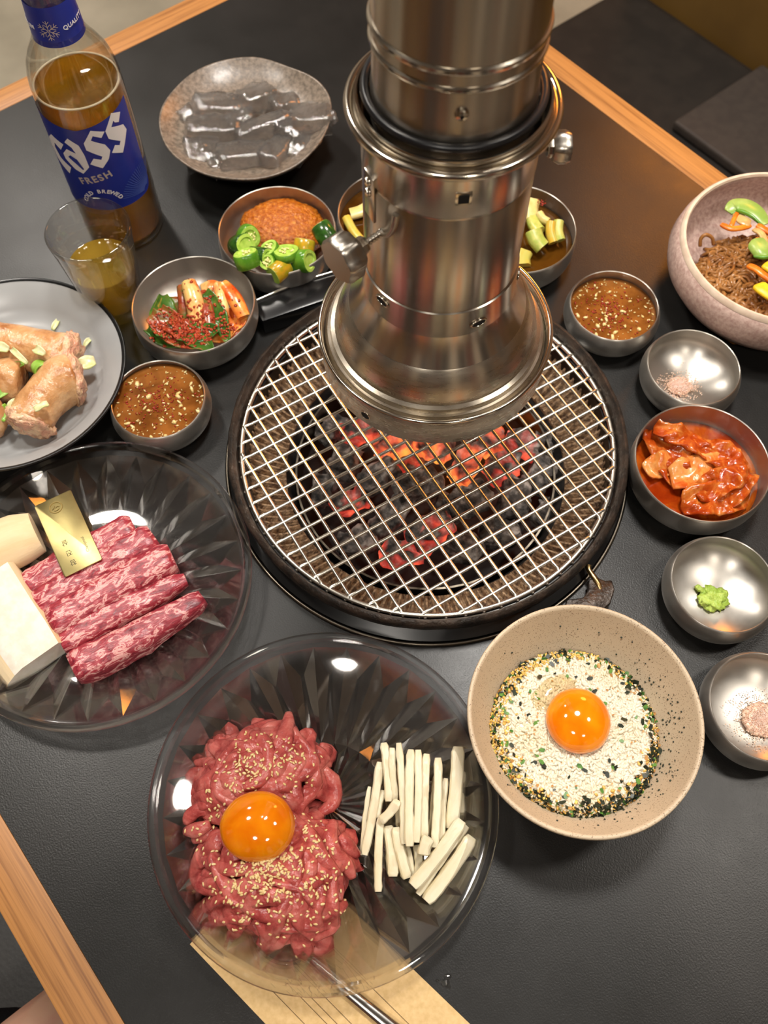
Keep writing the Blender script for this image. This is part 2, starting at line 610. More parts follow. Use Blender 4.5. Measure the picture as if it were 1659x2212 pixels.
# ------------------------------------------------------------------ seated guest, of whom one thigh shows at the corner
M['skin'] = pm('skin', (214, 168, 142), (206, 152, 128), ns=25, rough=0.5, sss=0.2, sssr=(0.01, 0.004, 0.002))
M['black_cloth'] = pm('black_cloth', (20, 21, 26), (27, 28, 33), ns=600, rough=0.85, bstr=0.2, bs=900)
def person():
    P = {}
    vs, es, rad = [], [], []
    def j(t, s, z, r):
        vs.append(tl(t, s, z)); rad.append(r); return len(vs) - 1
    pel = j(0.03, -0.60, -0.17, 0.115)
    wst = j(0.03, -0.625, -0.04, 0.115); es.append((pel, wst))
    for sx in (-1, 1):
        hip = j(0.03 + sx * 0.085, -0.56, -0.195, 0.088)
        mid = j(0.03 + sx * 0.115, -0.36, -0.205, 0.080)
        kn0 = j(0.03 + sx * 0.125, -0.20, -0.208, 0.068)
        kn = j(0.03 + sx * 0.128, -0.10, -0.225, 0.058)
        cf = j(0.03 + sx * 0.13, -0.085, -0.40, 0.052)
        an = j(0.03 + sx * 0.13, -0.10, -0.66, 0.033)
        bl = j(0.03 + sx * 0.135, -0.03, -0.70, 0.034)
        to = j(0.03 + sx * 0.14, 0.06, -0.715, 0.022)
        es.extend([(pel, hip), (hip, mid), (mid, kn0), (kn0, kn), (kn, cf), (cf, an), (an, bl), (bl, to)])
    me = bpy.data.meshes.new('person')
    me.from_pydata(vs, es, [])
    o = add('person', me, M['skin'])
    sk = o.modifiers.new('skin', 'SKIN')
    sk.use_smooth_shade = True
    for i, v in enumerate(me.skin_vertices[0].data):
        v.radius = (rad[i], rad[i])
        v.use_root = i == 0
    o.modifiers.new('sub', 'SUBSURF').levels = 2
    o.modifiers['sub'].render_levels = 2
    return o
guest = person()
tag(guest, 'bare thigh of a seated person in black shorts beside the table', 'person')
def shorts_leg(cx0, cx1):
    V, F = [], []
    n, rows = 36, []
    for i in range(9):
        f = i / 8
        row = []
        for k in range(n):
            a = 2 * PI * k / n
            r = 0.102 - 0.008 * f + 0.003 * math.sin(5 * a + 3 * f)
            t = cx0 + (cx1 - cx0) * f + r * math.cos(a)
            z = -0.196 - 0.006 * f + min(r, 0.094) * math.sin(a)
            s = -0.60 + f * (0.380 + 0.9 * (t - cx1 + 0.035) * (1 if f > 0.9 else f)) + 0.003 * math.sin(7 * a) * f
            s = min(s, -0.15)
            row.append(len(V)); V.append(tl(t, s, max(z, -0.2885)))
        rows.append(row)
    for A, B in zip(rows, rows[1:]):
        F += [(A[k], A[(k + 1) % n], B[(k + 1) % n], B[k]) for k in range(n)]
    return recalc(mesh('trouser_leg', V, F, True, 180))
sh = add('shorts', lathe_mesh('shorts', [(0.135, -0.10), (0.15, -0.02), (0.146, 0.06), (0.13, 0.16), (0.118, 0.165), (0, 0.16)], 40, ang=180), M['black_cloth'], guest, tl(0.03, -0.60, -0.18))
add('trouser_leg', shorts_leg(-0.06, -0.088), M['black_cloth'], guest)
add('trouser_leg', shorts_leg(0.12, 0.148), M['black_cloth'], guest)

# ------------------------------------------------------------------ table
def table_mat():
    m, nt, b = nodes_of('black_laminate')
    v = coords(nt)
    f = nz(nt, v, 9, 5, 0.6)
    nt.links.new(ramp(nt, f, [(0.35, lin((24, 24, 23))), (0.7, lin((33, 32, 31)))]), b.inputs['Base Color'])
    q = nt.nodes.new('ShaderNodeMapRange')
    q.inputs[1].default_value = 0.3; q.inputs[2].default_value = 0.7
    q.inputs[3].default_value = 0.30; q.inputs[4].default_value = 0.38
    b.inputs['Specular IOR Level'].default_value = 0.36
    nt.links.new(nz(nt, v, 14, 6, 0.65), q.inputs[0])
    nt.links.new(q.outputs[0], b.inputs['Roughness'])
    bump(nt, b, nz(nt, v, 900, 2), 0.22, 0.0005)
    return m
M['laminate'] = table_mat()
M['oak'] = wood('oak_edging', (168, 116, 62), (128, 82, 40), 0)
TB = (-0.8215, 0.3035, -0.140, 0.639)
GT, GS = -0.2592, 0.2528
table = empty('dining_table', tl((TB[0] + TB[1]) / 2, (TB[2] + TB[3]) / 2, FLOOR_Z), TA)
tag(table, 'black dining table with oak edging holding the grill and dishes', 'table')
tcx, tcy, tz = (TB[0] + TB[1]) / 2, (TB[2] + TB[3]) / 2, -FLOOR_Z
def table_top():
    hx, hy = (TB[1] - TB[0]) / 2, (TB[3] - TB[2]) / 2
    gx, gy = GT - tcx, GS - tcy
    n = 96
    V, F = [], []
    def outer(a):
        c, s = math.cos(a), math.sin(a)
        k = min(((hx - gx) if c > 0 else (hx + gx)) / max(abs(c), 1e-9), ((hy - gy) if s > 0 else (hy + gy)) / max(abs(s), 1e-9))
        return gx + c * k, gy + s * k
    ang = sorted([2 * PI * k / n for k in range(n)] + [math.atan2(y - gy, x - gx) % (2 * PI) for x in (-hx, hx) for y in (-hy, hy)])
    m = len(ang)
    for z in (0, -0.03):
        for a in ang:
            V.append((gx + 0.140 * math.cos(a), gy + 0.140 * math.sin(a), tz + z))
        for a in ang:
            x, y = outer(a)
            V.append((x, y, tz + z))
    for k in range(m):
        k2 = (k + 1) % m
        F.append((k, m + k, m + k2, k2))
        F.append((2 * m + k, 2 * m + k2, 3 * m + k2, 3 * m + k))
        F.append((k, k2, 2 * m + k2, 2 * m + k))
        F.append((m + k, 3 * m + k, 3 * m + k2, m + k2))
    return recalc(mesh('table_top', V, F, False))
add('table_top', table_top(), M['laminate'], table)
bw = 0.0288
LX, LY = TB[1] - TB[0], TB[3] - TB[2]
for nm, ln, x, y, rz in (('edge_band', LX + 2 * bw, 0, -LY / 2 - bw / 2, 0), ('edge_band', LX + 2 * bw, 0, LY / 2 + bw / 2, 0), ('edge_band', LY, -LX / 2 - bw / 2, 0, PI / 2), ('edge_band', LY, LX / 2 + bw / 2, 0, PI / 2)):
    add(nm, bevel(mesh(nm, *box(ln, bw - 0.0003, 0.036, (0, 0, -0.018)), False), 0.0012, 2), M['oak'], table, (x, y, tz + 0.0004), (0, 0, rz))
for sx in (-1, 1):
    for sy in (-1, 1):
        add('leg', bevel(mesh('leg', *box(0.05, 0.05, 0.71, (0, 0, 0.355)), False), 0.003), M['black_metal'], table, (sx * (LX / 2 - 0.04), sy * (LY / 2 - 0.03), 0))
# ------------------------------------------------------------------ grill
GX, GY = 0.0335, 0.3606
def iron(name, c1, c2, rough, bs):
    return pm(name, c1, c2, ns=90, rough=rough, metal=0.35, bstr=0.6, bs=bs, bdist=0.0012, stops=(0.35, 0.75))
M['cast_iron'] = iron('cast_iron', (40, 36, 33), (78, 64, 54), 0.40, 420)
M['black_enamel'] = pm('black_enamel', (14, 14, 15), rough=0.25)
M['dark_trim'] = steel('dark_trim_steel', (120, 112, 100), 0.3)
M['fire_clay'] = pm('ashy_fire_clay', (182, 152, 118), (104, 82, 64), ns=260, rough=0.85, bstr=0.9, bs=500, bdist=0.002, stops=(0.42, 0.64), detail=6)
M['soot'] = pm('sooty_iron', (24, 22, 21), (52, 48, 46), ns=60, rough=0.7, bstr=0.5, bs=200)
grill = empty('table_grill', (GX, GY, 0))
tag(grill, 'round black cast iron charcoal grill set into the table', 'grill')
add('trim_ring', lathe_mesh('trim_ring', torus_prof(0.1568, 0.0016, 0.0016), 120, True), M['dark_trim'], grill)
add('base_ring', lathe_mesh('base_ring', [(0.138, 0.0004), (0.1552, 0.0004), (0.1552, 0.004), (0.1475, 0.007), (0.1475, 0.019), (0.1400, 0.019)], 120, True), M['black_enamel'], grill)
def iron_fn(r, z, a, i):
    q = noise.noise(Vector((math.cos(a) * 14, math.sin(a) * 14, i * 0.4)))
    return r + 0.0006 * q, z + 0.0005 * q
add('cast_ring', lathe_mesh('cast_ring', [(0.1415, 0.016), (0.1490, 0.0165), (0.1522, 0.020), (0.1528, 0.026), (0.1515, 0.0295), (0.1490, 0.0305), (0.1475, 0.0285), (0.1463, 0.022), (0.1448, 0.0185), (0.1415, 0.0185)], 160, True, iron_fn, 60), M['cast_iron'], grill)
NR = 150
def rib(r, z, a, i):
    k = int(round(a / (2 * PI) * NR * 4)) % 4
    d = 0.0 if k < 2 else -0.0045
    return r, z + (d if 0 < i < 6 else 0)
add('fire_ring', lathe_mesh('fire_ring', [(0.1412, 0.016), (0.1400, 0.010), (0.1345, 0.002), (0.128, -0.004), (0.121, -0.009), (0.1145, -0.013), (0.1125, -0.017), (0.1125, -0.025), (0.1412, -0.025)], NR * 4, True, rib, 40), M['fire_clay'], grill)
add('fire_pot', lathe_mesh('fire_pot', [(0.1124, -0.02), (0.108, -0.03), (0.103, -0.055), (0.09, -0.07), (0, -0.072), (0, -0.08), (0.094, -0.08), (0.116, -0.06), (0.1165, -0.02)], 96), M['soot'], grill)
add('inner_band', lathe_mesh('inner_band', [(0.104, -0.022), (0.1055, -0.022), (0.1045, -0.05), (0.103, -0.05)], 96, True), M['dark_trim'], grill)
# handle box at the far left, hook and pin at the near right
hd = add('handle', bevel(recalc(mesh('handle', *poly_prism([(-0.045, 0.002), (0.050, 0.002), (0.050, 0.022), (0.044, 0.028), (-0.040, 0.028), (-0.047, 0.020)], 0.0005, 0.019), False)), 0.0025, 2), M['black_enamel'], grill, tuple(Vector((-0.0589, 0.4942, 0.0180)) - Vector((GX, GY, 0.018)))[:2] + (0,), (0, 0, math.radians(24)))
add('handle_trim', tube_mesh('handle_trim', [(-0.044, 0.024, 0.0195), (0.0, 0.0275, 0.0195), (0.047, 0.0255, 0.0195)], 0.0016, 8), steel('bright_edge', (200, 198, 192), 0.2), hd)
hook = [(0, 0), (0.012, 0.002), (0.016, 0.008), (0.0165, 0.016), (0.0225, 0.0185), (0.0285, 0.0155), (0.0335, 0.0165), (0.035, 0.009), (0.031, -0.002), (0.022, -0.010), (0.008, -0.014), (-0.004, -0.012)]
hk = add('hook', bevel(recalc(mesh('hook', *poly_prism(hook, 0, 0.0045), False)), 0.0008, 1), M['cast_iron'], grill, tuple(Vector((0.1309, 0.2339, 0.0080)) - Vector((GX, GY, 0))), (0, 0, math.radians(-2)))
p0 = Vector((0.1491, 0.2568, 0.0120)) - Vector((GX, GY, 0)); p1 = Vector((0.1547, 0.2459, 0.0120)) - Vector((GX, GY, 0)); p2 = Vector((0.1602, 0.2312, 0.0040)) - Vector((GX, GY, 0))
M['brass'] = steel('aged_brass', (190, 160, 110), 0.28)
add('pin', tube_mesh('pin', [p0 + Vector((0, 0.004, 0.001)), p0, p1, p2], 0.0022, 10, 3), M['brass'], grill)

# grate
M['wire'] = steel('grate_steel', (226, 220, 208), 0.26, var=0.2)
grate = empty('grill_grate', (GX, GY + 0.001, 0))
tag(grate, 'round stainless wire grate lying in the cast iron grill', 'grill grate')
RG = 0.1428
NETZ = 0.0222
add('rim', lathe_mesh('rim', torus_prof(RG, 0.0020, NETZ - 0.0012), 128, True), M['wire'], grate)
GA = math.radians(31)
SP = 0.01255
nodeo = Vector((0.0727, 0.2899, 0.0220)) - Vector((GX, GY, 0))
for d in (GA, GA + PI / 2):
    dv = Vector((math.cos(d), math.sin(d), 0)); nv = Vector((-math.sin(d), math.cos(d), 0))
    off0 = nodeo.dot(nv) % SP
    for k in range(-13, 14):
        o_ = off0 + k * SP
        if abs(o_) > RG - 0.006:
            continue
        h = math.sqrt(RG * RG - o_ * o_)
        e = 0.0022
        pts = [nv * o_ - dv * (h + e) + Vector((0, 0, NETZ - 0.0018)), nv * o_ - dv * (h - 0.002) + Vector((0, 0, NETZ + 0.0010)), nv * o_ - dv * (h - 0.007) + Vector((0, 0, NETZ)), nv * o_ + dv * (h - 0.007) + Vector((0, 0, NETZ)), nv * o_ + dv * (h - 0.002) + Vector((0, 0, NETZ + 0.0010)), nv * o_ + dv * (h + e) + Vector((0, 0, NETZ - 0.0018))]
        add('wire', recalc(mesh('wire', *sweep(pts, [(0.00138 * x, 0.00095 * y) for x, y in ring_sec(1.0, 8)]), True, 60)), M['wire'], grate)

# charcoal
def coal_mat(name, hot):
    m, nt, b = nodes_of(name)
    v = coords(nt)
    ash = nz(nt, v, 70, 6, 0.6)
    nt.links.new(ramp(nt, ash, [(0.38, lin((30, 28, 27))), (0.50, lin((92, 86, 82))), (0.62, lin((176, 166, 158)))]), b.inputs['Base Color'])
    b.inputs['Roughness'].default_value = 0.8
    bump(nt, b, nz(nt, v, 260, 5), 0.8, 0.002)
    if hot:
        f = nz(nt, v, hot[3], 3, 0.5, 0.6)
        nt.links.new(ramp(nt, f, hot[0]), b.inputs['Emission Color'])
        b.inputs['Emission Strength'].default_value = hot[1]
    return m
M['coal'] = coal_mat('charcoal', None)
M['coal_red'] = coal_mat('charcoal_red_hot', ([(0.45, (0, 0, 0)), (0.55, (0.35, 0.02, 0.012)), (0.7, (1.0, 0.12, 0.05))], 1.3, 0, 34))
M['coal_orange'] = coal_mat('charcoal_orange_hot', ([(0.40, (0.01, 0.0, 0)), (0.50, (0.5, 0.06, 0.02)), (0.66, (1.0, 0.32, 0.05))], 1.5, 0, 30))
COALS = [((0.0079, 0.3883, -0.0300), 'o', 0.030, 0.019, 20), ((0.0409, 0.3885, -0.0340), 'o', 0.030, 0.020, -30), ((0.0688, 0.3694, -0.0280), 'o', 0.036, 0.017, 60), ((0.0977, 0.3673, -0.0320), 'r', 0.030, 0.018, 30),
         ((0.1161, 0.3883, -0.0300), 'r', 0.030, 0.018, -20), ((-0.0193, 0.4019, -0.0300), 'r', 0.032, 0.017, 10), ((-0.0325, 0.3729, -0.0340), 'c', 0.030, 0.019, 70), ((-0.0055, 0.3575, -0.0300), 'c', 0.032, 0.018, 40),
         ((0.0264, 0.3468, -0.0260), 'c', 0.036, 0.020, 25), ((0.0675, 0.3341, -0.0300), 'c', 0.038, 0.020, 28), ((0.1050, 0.3362, -0.0300), 'c', 0.034, 0.020, 80), ((0.1280, 0.3597, -0.0340), 'c', 0.032, 0.018, 60),
         ((0.0370, 0.3072, -0.0300), 'r', 0.036, 0.021, 35), ((0.0149, 0.2918, -0.0360), 'r', 0.032, 0.018, 15), ((0.0628, 0.2978, -0.0360), 'c', 0.030, 0.018, -20), ((0.0039, 0.3214, -0.0340), 'c', 0.034, 0.018, 50),
         ((-0.0280, 0.3361, -0.0340), 'r', 0.026, 0.015, 20), ((0.0935, 0.3119, -0.0400), 'c', 0.030, 0.018, 10), ((0.1326, 0.3296, -0.0420), 'c', 0.028, 0.016, 70), ((-0.0496, 0.3510, -0.0420), 'c', 0.028, 0.016, 80),
         ((-0.0222, 0.3046, -0.0420), 'c', 0.030, 0.017, 15), ((0.1425, 0.3919, -0.0360), 'c', 0.028, 0.018, 0), ((0.0280, 0.4276, -0.0340), 'o', 0.032, 0.02, 15), ((0.0715, 0.4229, -0.0340), 'o', 0.032, 0.02, -35), ((0.1080, 0.4337, -0.0360), 'c', 0.032, 0.02, 50), ((-0.0159, 0.4446, -0.0380), 'c', 0.032, 0.02, -15), ((-0.0434, 0.4093, -0.0420), 'c', 0.028, 0.017, 45), ((0.0459, 0.3316, -0.0460), 'c', 0.030, 0.018, 65), ((0.0198, 0.3775, -0.0500), 'r', 0.030, 0.018, 5), ((0.0920, 0.4049, -0.0500), 'o', 0.030, 0.018, 95)]
CL = {'o': 'charcoal lump glowing orange under the hood in the grill', 'r': 'charcoal lump glowing red in the grill', 'c': 'ash grey and black charcoal lump in the grill'}
for i, (p, kind, a, b_, ang) in enumerate(COALS):
    me = rough_box('charcoal', a * 1.06, b_ * 1.12, b_, 7, 0.0052, 120, i + 1, 0.32)
    o = add('charcoal', me, M[{'o': 'coal_orange', 'r': 'coal_red', 'c': 'coal'}[kind]], None, p, (rnd.uniform(-.3, .3), rnd.uniform(-.3, .3), math.radians(ang)))
    dx, dy = p[0] - GX, p[1] - GY
    side = 'towards the tartare plate' if abs(dx) < 0.022 and dy < 0 else 'under the hood' if abs(dx) < 0.022 else ('on the beef plate side' if dy < 0.01 else 'on the scallion kimchi side') if dx < 0 else ('on the rice bowl side' if dy < 0.0 else 'on the red kimchi side')
    lab = {'o': 'orange glowing charcoal lump ', 'r': 'red glowing charcoal lump ', 'c': 'ash grey charcoal lump '}[kind]
    deep = 'lying deep in the fire pot ' if p[2] < -0.0395 else ('near the pot wall ' if math.hypot(dx, dy) > 0.062 else 'in the middle of the fire ')
    tag(o, lab + deep + side, 'charcoal', {'o': 'orange glowing charcoal in the grill', 'r': 'red glowing charcoal in the grill', 'c': 'unlit grey charcoal in the grill'}[kind])

# ------------------------------------------------------------------ exhaust hood
HROT = 0.25
M['hood'] = steel('polished_hood_steel', (196, 188, 176), 0.24, aniso=0.8, arot=HROT)
M['hood_satin'] = steel('satin_hood_steel', (198, 188, 172), 0.28, aniso=0.6, arot=HROT, bstr=0.05, bscale=(1, 1, 6), bs=300, var=0.3)
M['hood_bright'] = steel('bright_rolled_steel', (214, 206, 192), 0.16)
M['knob_steel'] = steel('satin_knob_steel', (190, 184, 174), 0.3, var=0.2)
M['rubber'] = pm('black_rubber', (24, 25, 28), rough=0.3)
M['hole_shade'] = pm('painted_hole_shade', (8, 7, 7), rough=0.8)  # near-black colour standing in for the shade inside holes and the slot
HX, HY = 0.0343, 0.383
hood = empty('exhaust_hood', (HX, HY, 0.106))
tag(hood, 'stainless steel telescopic exhaust pipe with flared hood above the grill', 'exhaust hood')
def hp(name, prof, mat, closed=True, n=96, ang=35):
    return add(name, lathe_mesh(name, [(r, z - 0.106) for r, z in prof], n, closed, None, ang), M[mat], hood)
hp('cup', [(0.0755, 0.107), (0.0768, 0.109), (0.0775, 0.131), (0.0772, 0.133), (0.0760, 0.1325), (0.0750, 0.131), (0.0742, 0.110), (0.060, 0.1085), (0.060, 0.107)], 'hood_satin')
hp('cup_rim', torus_prof(0.0770, 0.0017, 0.1345, 12), 'hood_bright')
hp('bell', [(0.0742, 0.129), (0.0722, 0.1335), (0.0705, 0.1335), (0.0698, 0.1375), (0.0672, 0.1385), (0.0655, 0.1465), (0.0622, 0.1545), (0.0578, 0.1615), (0.0560, 0.1630), (0.0545, 0.1625), (0.060, 0.150), (0.065, 0.135), (0.066, 0.128)], 'hood_satin', ang=28)
hp('cone', [(0.0568, 0.1625), (0.0530, 0.1690), (0.0498, 0.1765), (0.0478, 0.1835), (0.0470, 0.1900), (0.0455, 0.1900), (0.0465, 0.1820), (0.0485, 0.1740), (0.0540, 0.1615)], 'hood')
hp('skirt', [(0.0480, 0.1815), (0.0476, 0.1960), (0.0472, 0.2030), (0.0462, 0.2035), (0.0458, 0.1815)], 'hood')
hp('lower_pipe', [(0.0463, 0.2035), (0.0463, 0.2735), (0.0455, 0.2750), (0.0455, 0.2768), (0.0465, 0.2785), (0.0466, 0.3050), (0.0500, 0.3090), (0.0525, 0.3100), (0.0525, 0.3110), (0.049, 0.3105), (0.0450, 0.306), (0.0450, 0.2035)], 'hood')
hp('flange', torus_prof(0.0522, 0.0024, 0.3105, 12), 'hood_bright')
hp('inner_ring', [(0.0455, 0.306), (0.0478, 0.3165), (0.0490, 0.3165), (0.0492, 0.3155), (0.0475, 0.306)], 'hood_bright')
hp('gasket', torus_prof(0.0440, 0.0022, 0.3195, 12), 'rubber')
hp('upper_pipe', [(0.0415, 0.305), (0.0412, 0.322), (0.0405, 0.326), (0.0402, CEIL - 0.001), (0.0385, CEIL - 0.001), (0.0395, 0.305)], 'hood')
hp('bead', torus_prof(0.0403, 0.0016, 0.3480, 10), 'hood_bright')
hp('bead', torus_prof(0.0403, 0.0019, 0.3570, 10), 'hood_bright')
def on_pipe(name, me, mat, ang, R, z):
    a = math.radians(ang)
    return add(name, me, mat, hood, (R * math.cos(a), R * math.sin(a), z - 0.106), (0, PI / 2, a))
scr = lambda n_, r: lathe_mesh(n_, [(0, 0.0022), (r * .3, 0.0021), (r * .8, 0.0016), (r, 0), (r, -0.001), (0, -0.001)], 20)
s_ = on_pipe('screw', scr('screw', 0.0034), M['hood_bright'], -89, 0.0408, 0.336)
add('slot', lathe_mesh('slot', [(0, 0.0024), (0.0011, 0.0023), (0.0011, 0.001), (0, 0.001)], 6), M['hole_shade'], s_)
fr = on_pipe('square_port', bevel(mesh('square_port', *box(0.0085, 0.0085, 0.0012), False), 0.0004), M['hood_bright'], -84, 0.0462, 0.291)
add('port_shade', mesh('port_shade', *box(0.0048, 0.0055, 0.0010, (0, 0, 0.0008)), False), M['hole_shade'], fr)
for a, z, R in ((222, 0.197, 0.0478), (-63, 0.1905, 0.0482), (-8, 0.1935, 0.048)):
    h_ = on_pipe('port_rim', lathe_mesh('port_rim', torus_prof(0.0034, 0.0006, 0.0), 20, True), M['hood_bright'], a, R, z)
    h_.scale = (0.8, 1.5, 1)
    add('port_shade', lathe_mesh('port_shade', [(0, 0.0002), (0.0031, 0.0002), (0.0031, -0.0004), (0, -0.0004)], 16), M['hole_shade'], h_)
h_ = on_pipe('port_rim', lathe_mesh('port_rim', torus_prof(0.0036, 0.0005, 0.0), 20, True), M['hood_bright'], 233, 0.0773, 0.119)
add('port_shade', lathe_mesh('port_shade', [(0, 0.0002), (0.0033, 0.0002), (0.0033, -0.0004), (0, -0.0004)], 16), M['hole_shade'], h_)
# rivet plate and clamp screw on the near left
pl = on_pipe('rivet_plate', bevel(mesh('rivet_plate', *box(0.03, 0.011, 0.0014), False), 0.0006), M['hood'], 206, 0.0465, 0.268)
for dz in (-0.010, -0.003):
    add('rivet', scr('rivet', 0.0028), M['hood_bright'], pl, (dz, 0, 0.0006))
def knob(label, ang, z, R0, R1, lobes, rk, hk_):
    a = math.radians(ang)
    k = empty('clamp_screw', (R0 * math.cos(a), R0 * math.sin(a), z - 0.106))
    k.rotation_euler = (0, PI / 2, a)
    k.parent = hood
    L = R1 - R0
    add('shaft', lathe_mesh('shaft', [(0.0016 + 0.0007 * (i % 2), -0.002 + i * L / 20) for i in range(21)], 12), M['hood'], k)
    add('collar', lathe_mesh('collar', [(0.0, L * 0.62), (0.0048, L * 0.62), (0.0052, L * 0.7), (0.0052, L), (0, L)], 8), M['hood_bright'], k)
    kb = add('knob', lathe_mesh('knob', [(0, L - 0.001), (rk * 0.8, L - 0.001), (rk, L + 0.002), (rk, L + hk_ - 0.002), (rk * 0.9, L + hk_), (0, L + hk_)], 48, False, (lambda r, zz, t, i: (r * (1 + 0.05 * math.cos(lobes * t)), zz)) if lobes else None), M['knob_steel'], k)
    return k
knob('', 221, 0.252, 0.046, 0.067, 7, 0.0130, 0.012)
knob('', 4, 0.278, 0.0455, 0.056, 6, 0.0085, 0.008)
cab = [(0.047 * math.cos(math.radians(a)), 0.047 * math.sin(math.radians(a)), z - 0.106) for a, z in ((219, 0.252), (226, 0.2535), (231, 0.262), (233, 0.272))]
add('spring_wire', tube_mesh('spring_wire', cab, 0.0019, 8), M['hood'], hood)
# ------------------------------------------------------------------ steel bowls and what is in them
M['bowl_steel'] = steel('spun_bowl_steel', (190, 185, 177), 0.36, aniso=0.7, arot=0.25, bstr=0.02, bs=700, var=0.15)
def bowl_profile(R, h, belly, foot, th):
    """outer profile from the foot up, rolled rim, inner profile down"""
    out = [(0, 0.0006), (foot * 0.9, 0.0006), (foot, 0.0002)]
    for k in range(1, 9):
        f = k / 9
        a = f * PI / 2
        out.append((foot + (R + belly - foot) * math.sin(a) ** 0.9, 0.0002 + h * 0.60 * (1 - math.cos(a))))
    out += [(R + belly, h * 0.60), (R + belly * 0.93, h * 0.72), (R + belly * 0.65, h * 0.84), (R + belly * 0.2, h * 0.96), (R, h)]
    out += [(R - th * 0.5, h + th * 0.35), (R - th, h)]
    inn = [(R - th + belly * 0.15, h * 0.95), (R - th + belly * 0.45, h * 0.84), (R - th + belly * 0.6, h * 0.72), (R - th + belly * 0.55, h * 0.61)]
    for k in range(8, 0, -1):
        f = k / 9
        a = f * PI / 2
        inn.append((foot * 0.5 + (R + belly - th - foot * 0.5) * math.sin(a) ** 0.9, 0.0016 + h * 0.58 * (1 - math.cos(a))))
    inn.append((0, 0.0018))
    return out + inn, inn
def inner_r(inn, z):
    for (r1, z1), (r2, z2) in zip(inn, inn[1:]):
        if z2 <= z <= z1:
            return r2 + (r1 - r2) * (z - z2) / max(z1 - z2, 1e-9)
    return inn[-2][0]
BOWL = {}
for key, a in {'small': (0.0366, 0.0300, 0.0030, 0.019, 0.0011), 'large': (0.0502, 0.0360, 0.0010, 0.028, 0.0012)}.items():
    pr, inn = bowl_profile(*a)
    BOWL[key] = (lathe_mesh('steel_bowl', pr, 80, False, None, 50), inn)
def bowl(kind, c, label, tilt=(0, 0)):
    o = add('steel_bowl', BOWL[kind][0], M['bowl_steel'], None, (c[0], c[1], 0.0003), (tilt[0], tilt[1], rnd.uniform(0, 6)))
    tag(o, label, 'bowl', 'stainless steel side dish bowls')
    return o
def liquid(name, kind, c, z, mat, label, cat, lump=0.0, lf=200, n=64):
    r = inner_r(BOWL[kind][1], z) - 0.0004
    prof = [(0, z)] + [(r * k / 10, z) for k in range(1, 10)] + [(r, z + 0.0005)]
    zz = z
    while zz > 0.006:
        zz -= 0.003
        prof.append((max(inner_r(BOWL[kind][1], max(zz, 0.003)) - 0.0006, 0.004), zz))
    prof.append((0, zz))
    def fn(rr, z0, a, i):
        d = lump * noise.noise(Vector((rr * math.cos(a) * lf, rr * math.sin(a) * lf, 3))) if i < 10 else 0
        return rr, z0 + d
    o = add(name, lathe_mesh(name, prof, n, False, fn, 180), mat, None, (c[0], c[1], 0.0006))
    if label:
        tag(o, label, cat)
    return o

# dipping sauce -----------------------------------------------------
def sauce_mat():
    m, nt, b = nodes_of('soy_chili_sauce')
    v = coords(nt)
    nt.links.new(ramp(nt, nz(nt, v, 45, 4, 0.6, 0.5), [(0.35, lin((100, 56, 18))), (0.65, lin((146, 90, 38)))]), b.inputs['Base Color'])
    b.inputs['Roughness'].default_value = 0.08
    b.inputs['Specular IOR Level'].default_value = 0.5
    return m
M['sauce'] = sauce_mat()
M['garlic'] = pm('chopped_garlic', (236, 214, 160), (222, 190, 120), ns=300, rough=0.3, sss=0.2)
M['chili_flake'] = pm('red_chili_flakes', (126, 26, 14), (168, 48, 26), ns=900, rough=0.35)
def flake(l=1.0, seed=0):
    r = random.Random(seed)
    V, F = ico(1)
    return [Vector((v.x * (1 + r.uniform(-.2, .2)), v.y * (0.8 + r.uniform(-.2, .2)), v.z * 0.5)) for v in V], F
def bits(name, c, z, R, n, size, mat, parent, rmin=0.0, seed=1, cluster=None, shape=None):
    r = random.Random(seed)
    pl = []
    for i in range(n):
        if cluster and r.random() < cluster[2]:
            x = r.gauss(cluster[0], R * 0.3); y = r.gauss(cluster[1], R * 0.3)
        else:
            a = r.uniform(0, 2 * PI); q = R * math.sqrt(r.uniform((rmin / R) ** 2, 1))
            x, y = q * math.cos(a), q * math.sin(a)
        if math.hypot(x, y) > R:
            continue
        pl.append(rotm(Vector((x, y, z + r.uniform(-0.0003, 0.0003))), r.uniform(-.4, .4), r.uniform(-.4, .4), r.uniform(0, 6), size * r.uniform(0.5, 1.35)) @ Matrix.Diagonal((r.uniform(0.8, 1.5), r.uniform(0.5, 1.0), r.uniform(0.6, 1.1), 1)))
    o = add(name, join_many(name, shape or flake(1, seed), pl), mat, parent)
    o['kind'] = 'stuff'
    return o
for i, (c, z, w) in enumerate([((-0.1757, 0.3937), 0.0240, 'beside the grey plate'), ((0.1896, 0.4854), 0.0200, 'beside the noodle bowl')]):
    bowl('small', c, 'small steel bowl of brown garlic chili sauce ' + w)
    lq = liquid('dipping_sauce', 'small', c, z, M['sauce'], 'brown dipping sauce with chopped garlic and chili flakes ' + w, 'sauce')
    R_ = inner_r(BOWL['small'][1], z) - 0.003
    bits('garlic_bits', c, z + 0.0004, R_, 36, 0.0021, M['garlic'], lq, 0, 11 + i, (0.0, -0.01, 0.35))
    bits('garlic_bits', c, z + 0.0004, R_, 90, 0.0009, M['garlic'], lq, 0, 15 + i)
    bits('garlic_bits', c, z + 0.0004, R_ + 0.001, 40, 0.0010, M['garlic'], lq, R_ * 0.85, 21 + i)
    bits('chili_flakes', c, z + 0.0004, R_, 190, 0.0010, M['chili_flake'], lq, 0, 31 + i, (-0.004, 0.0, 0.6))

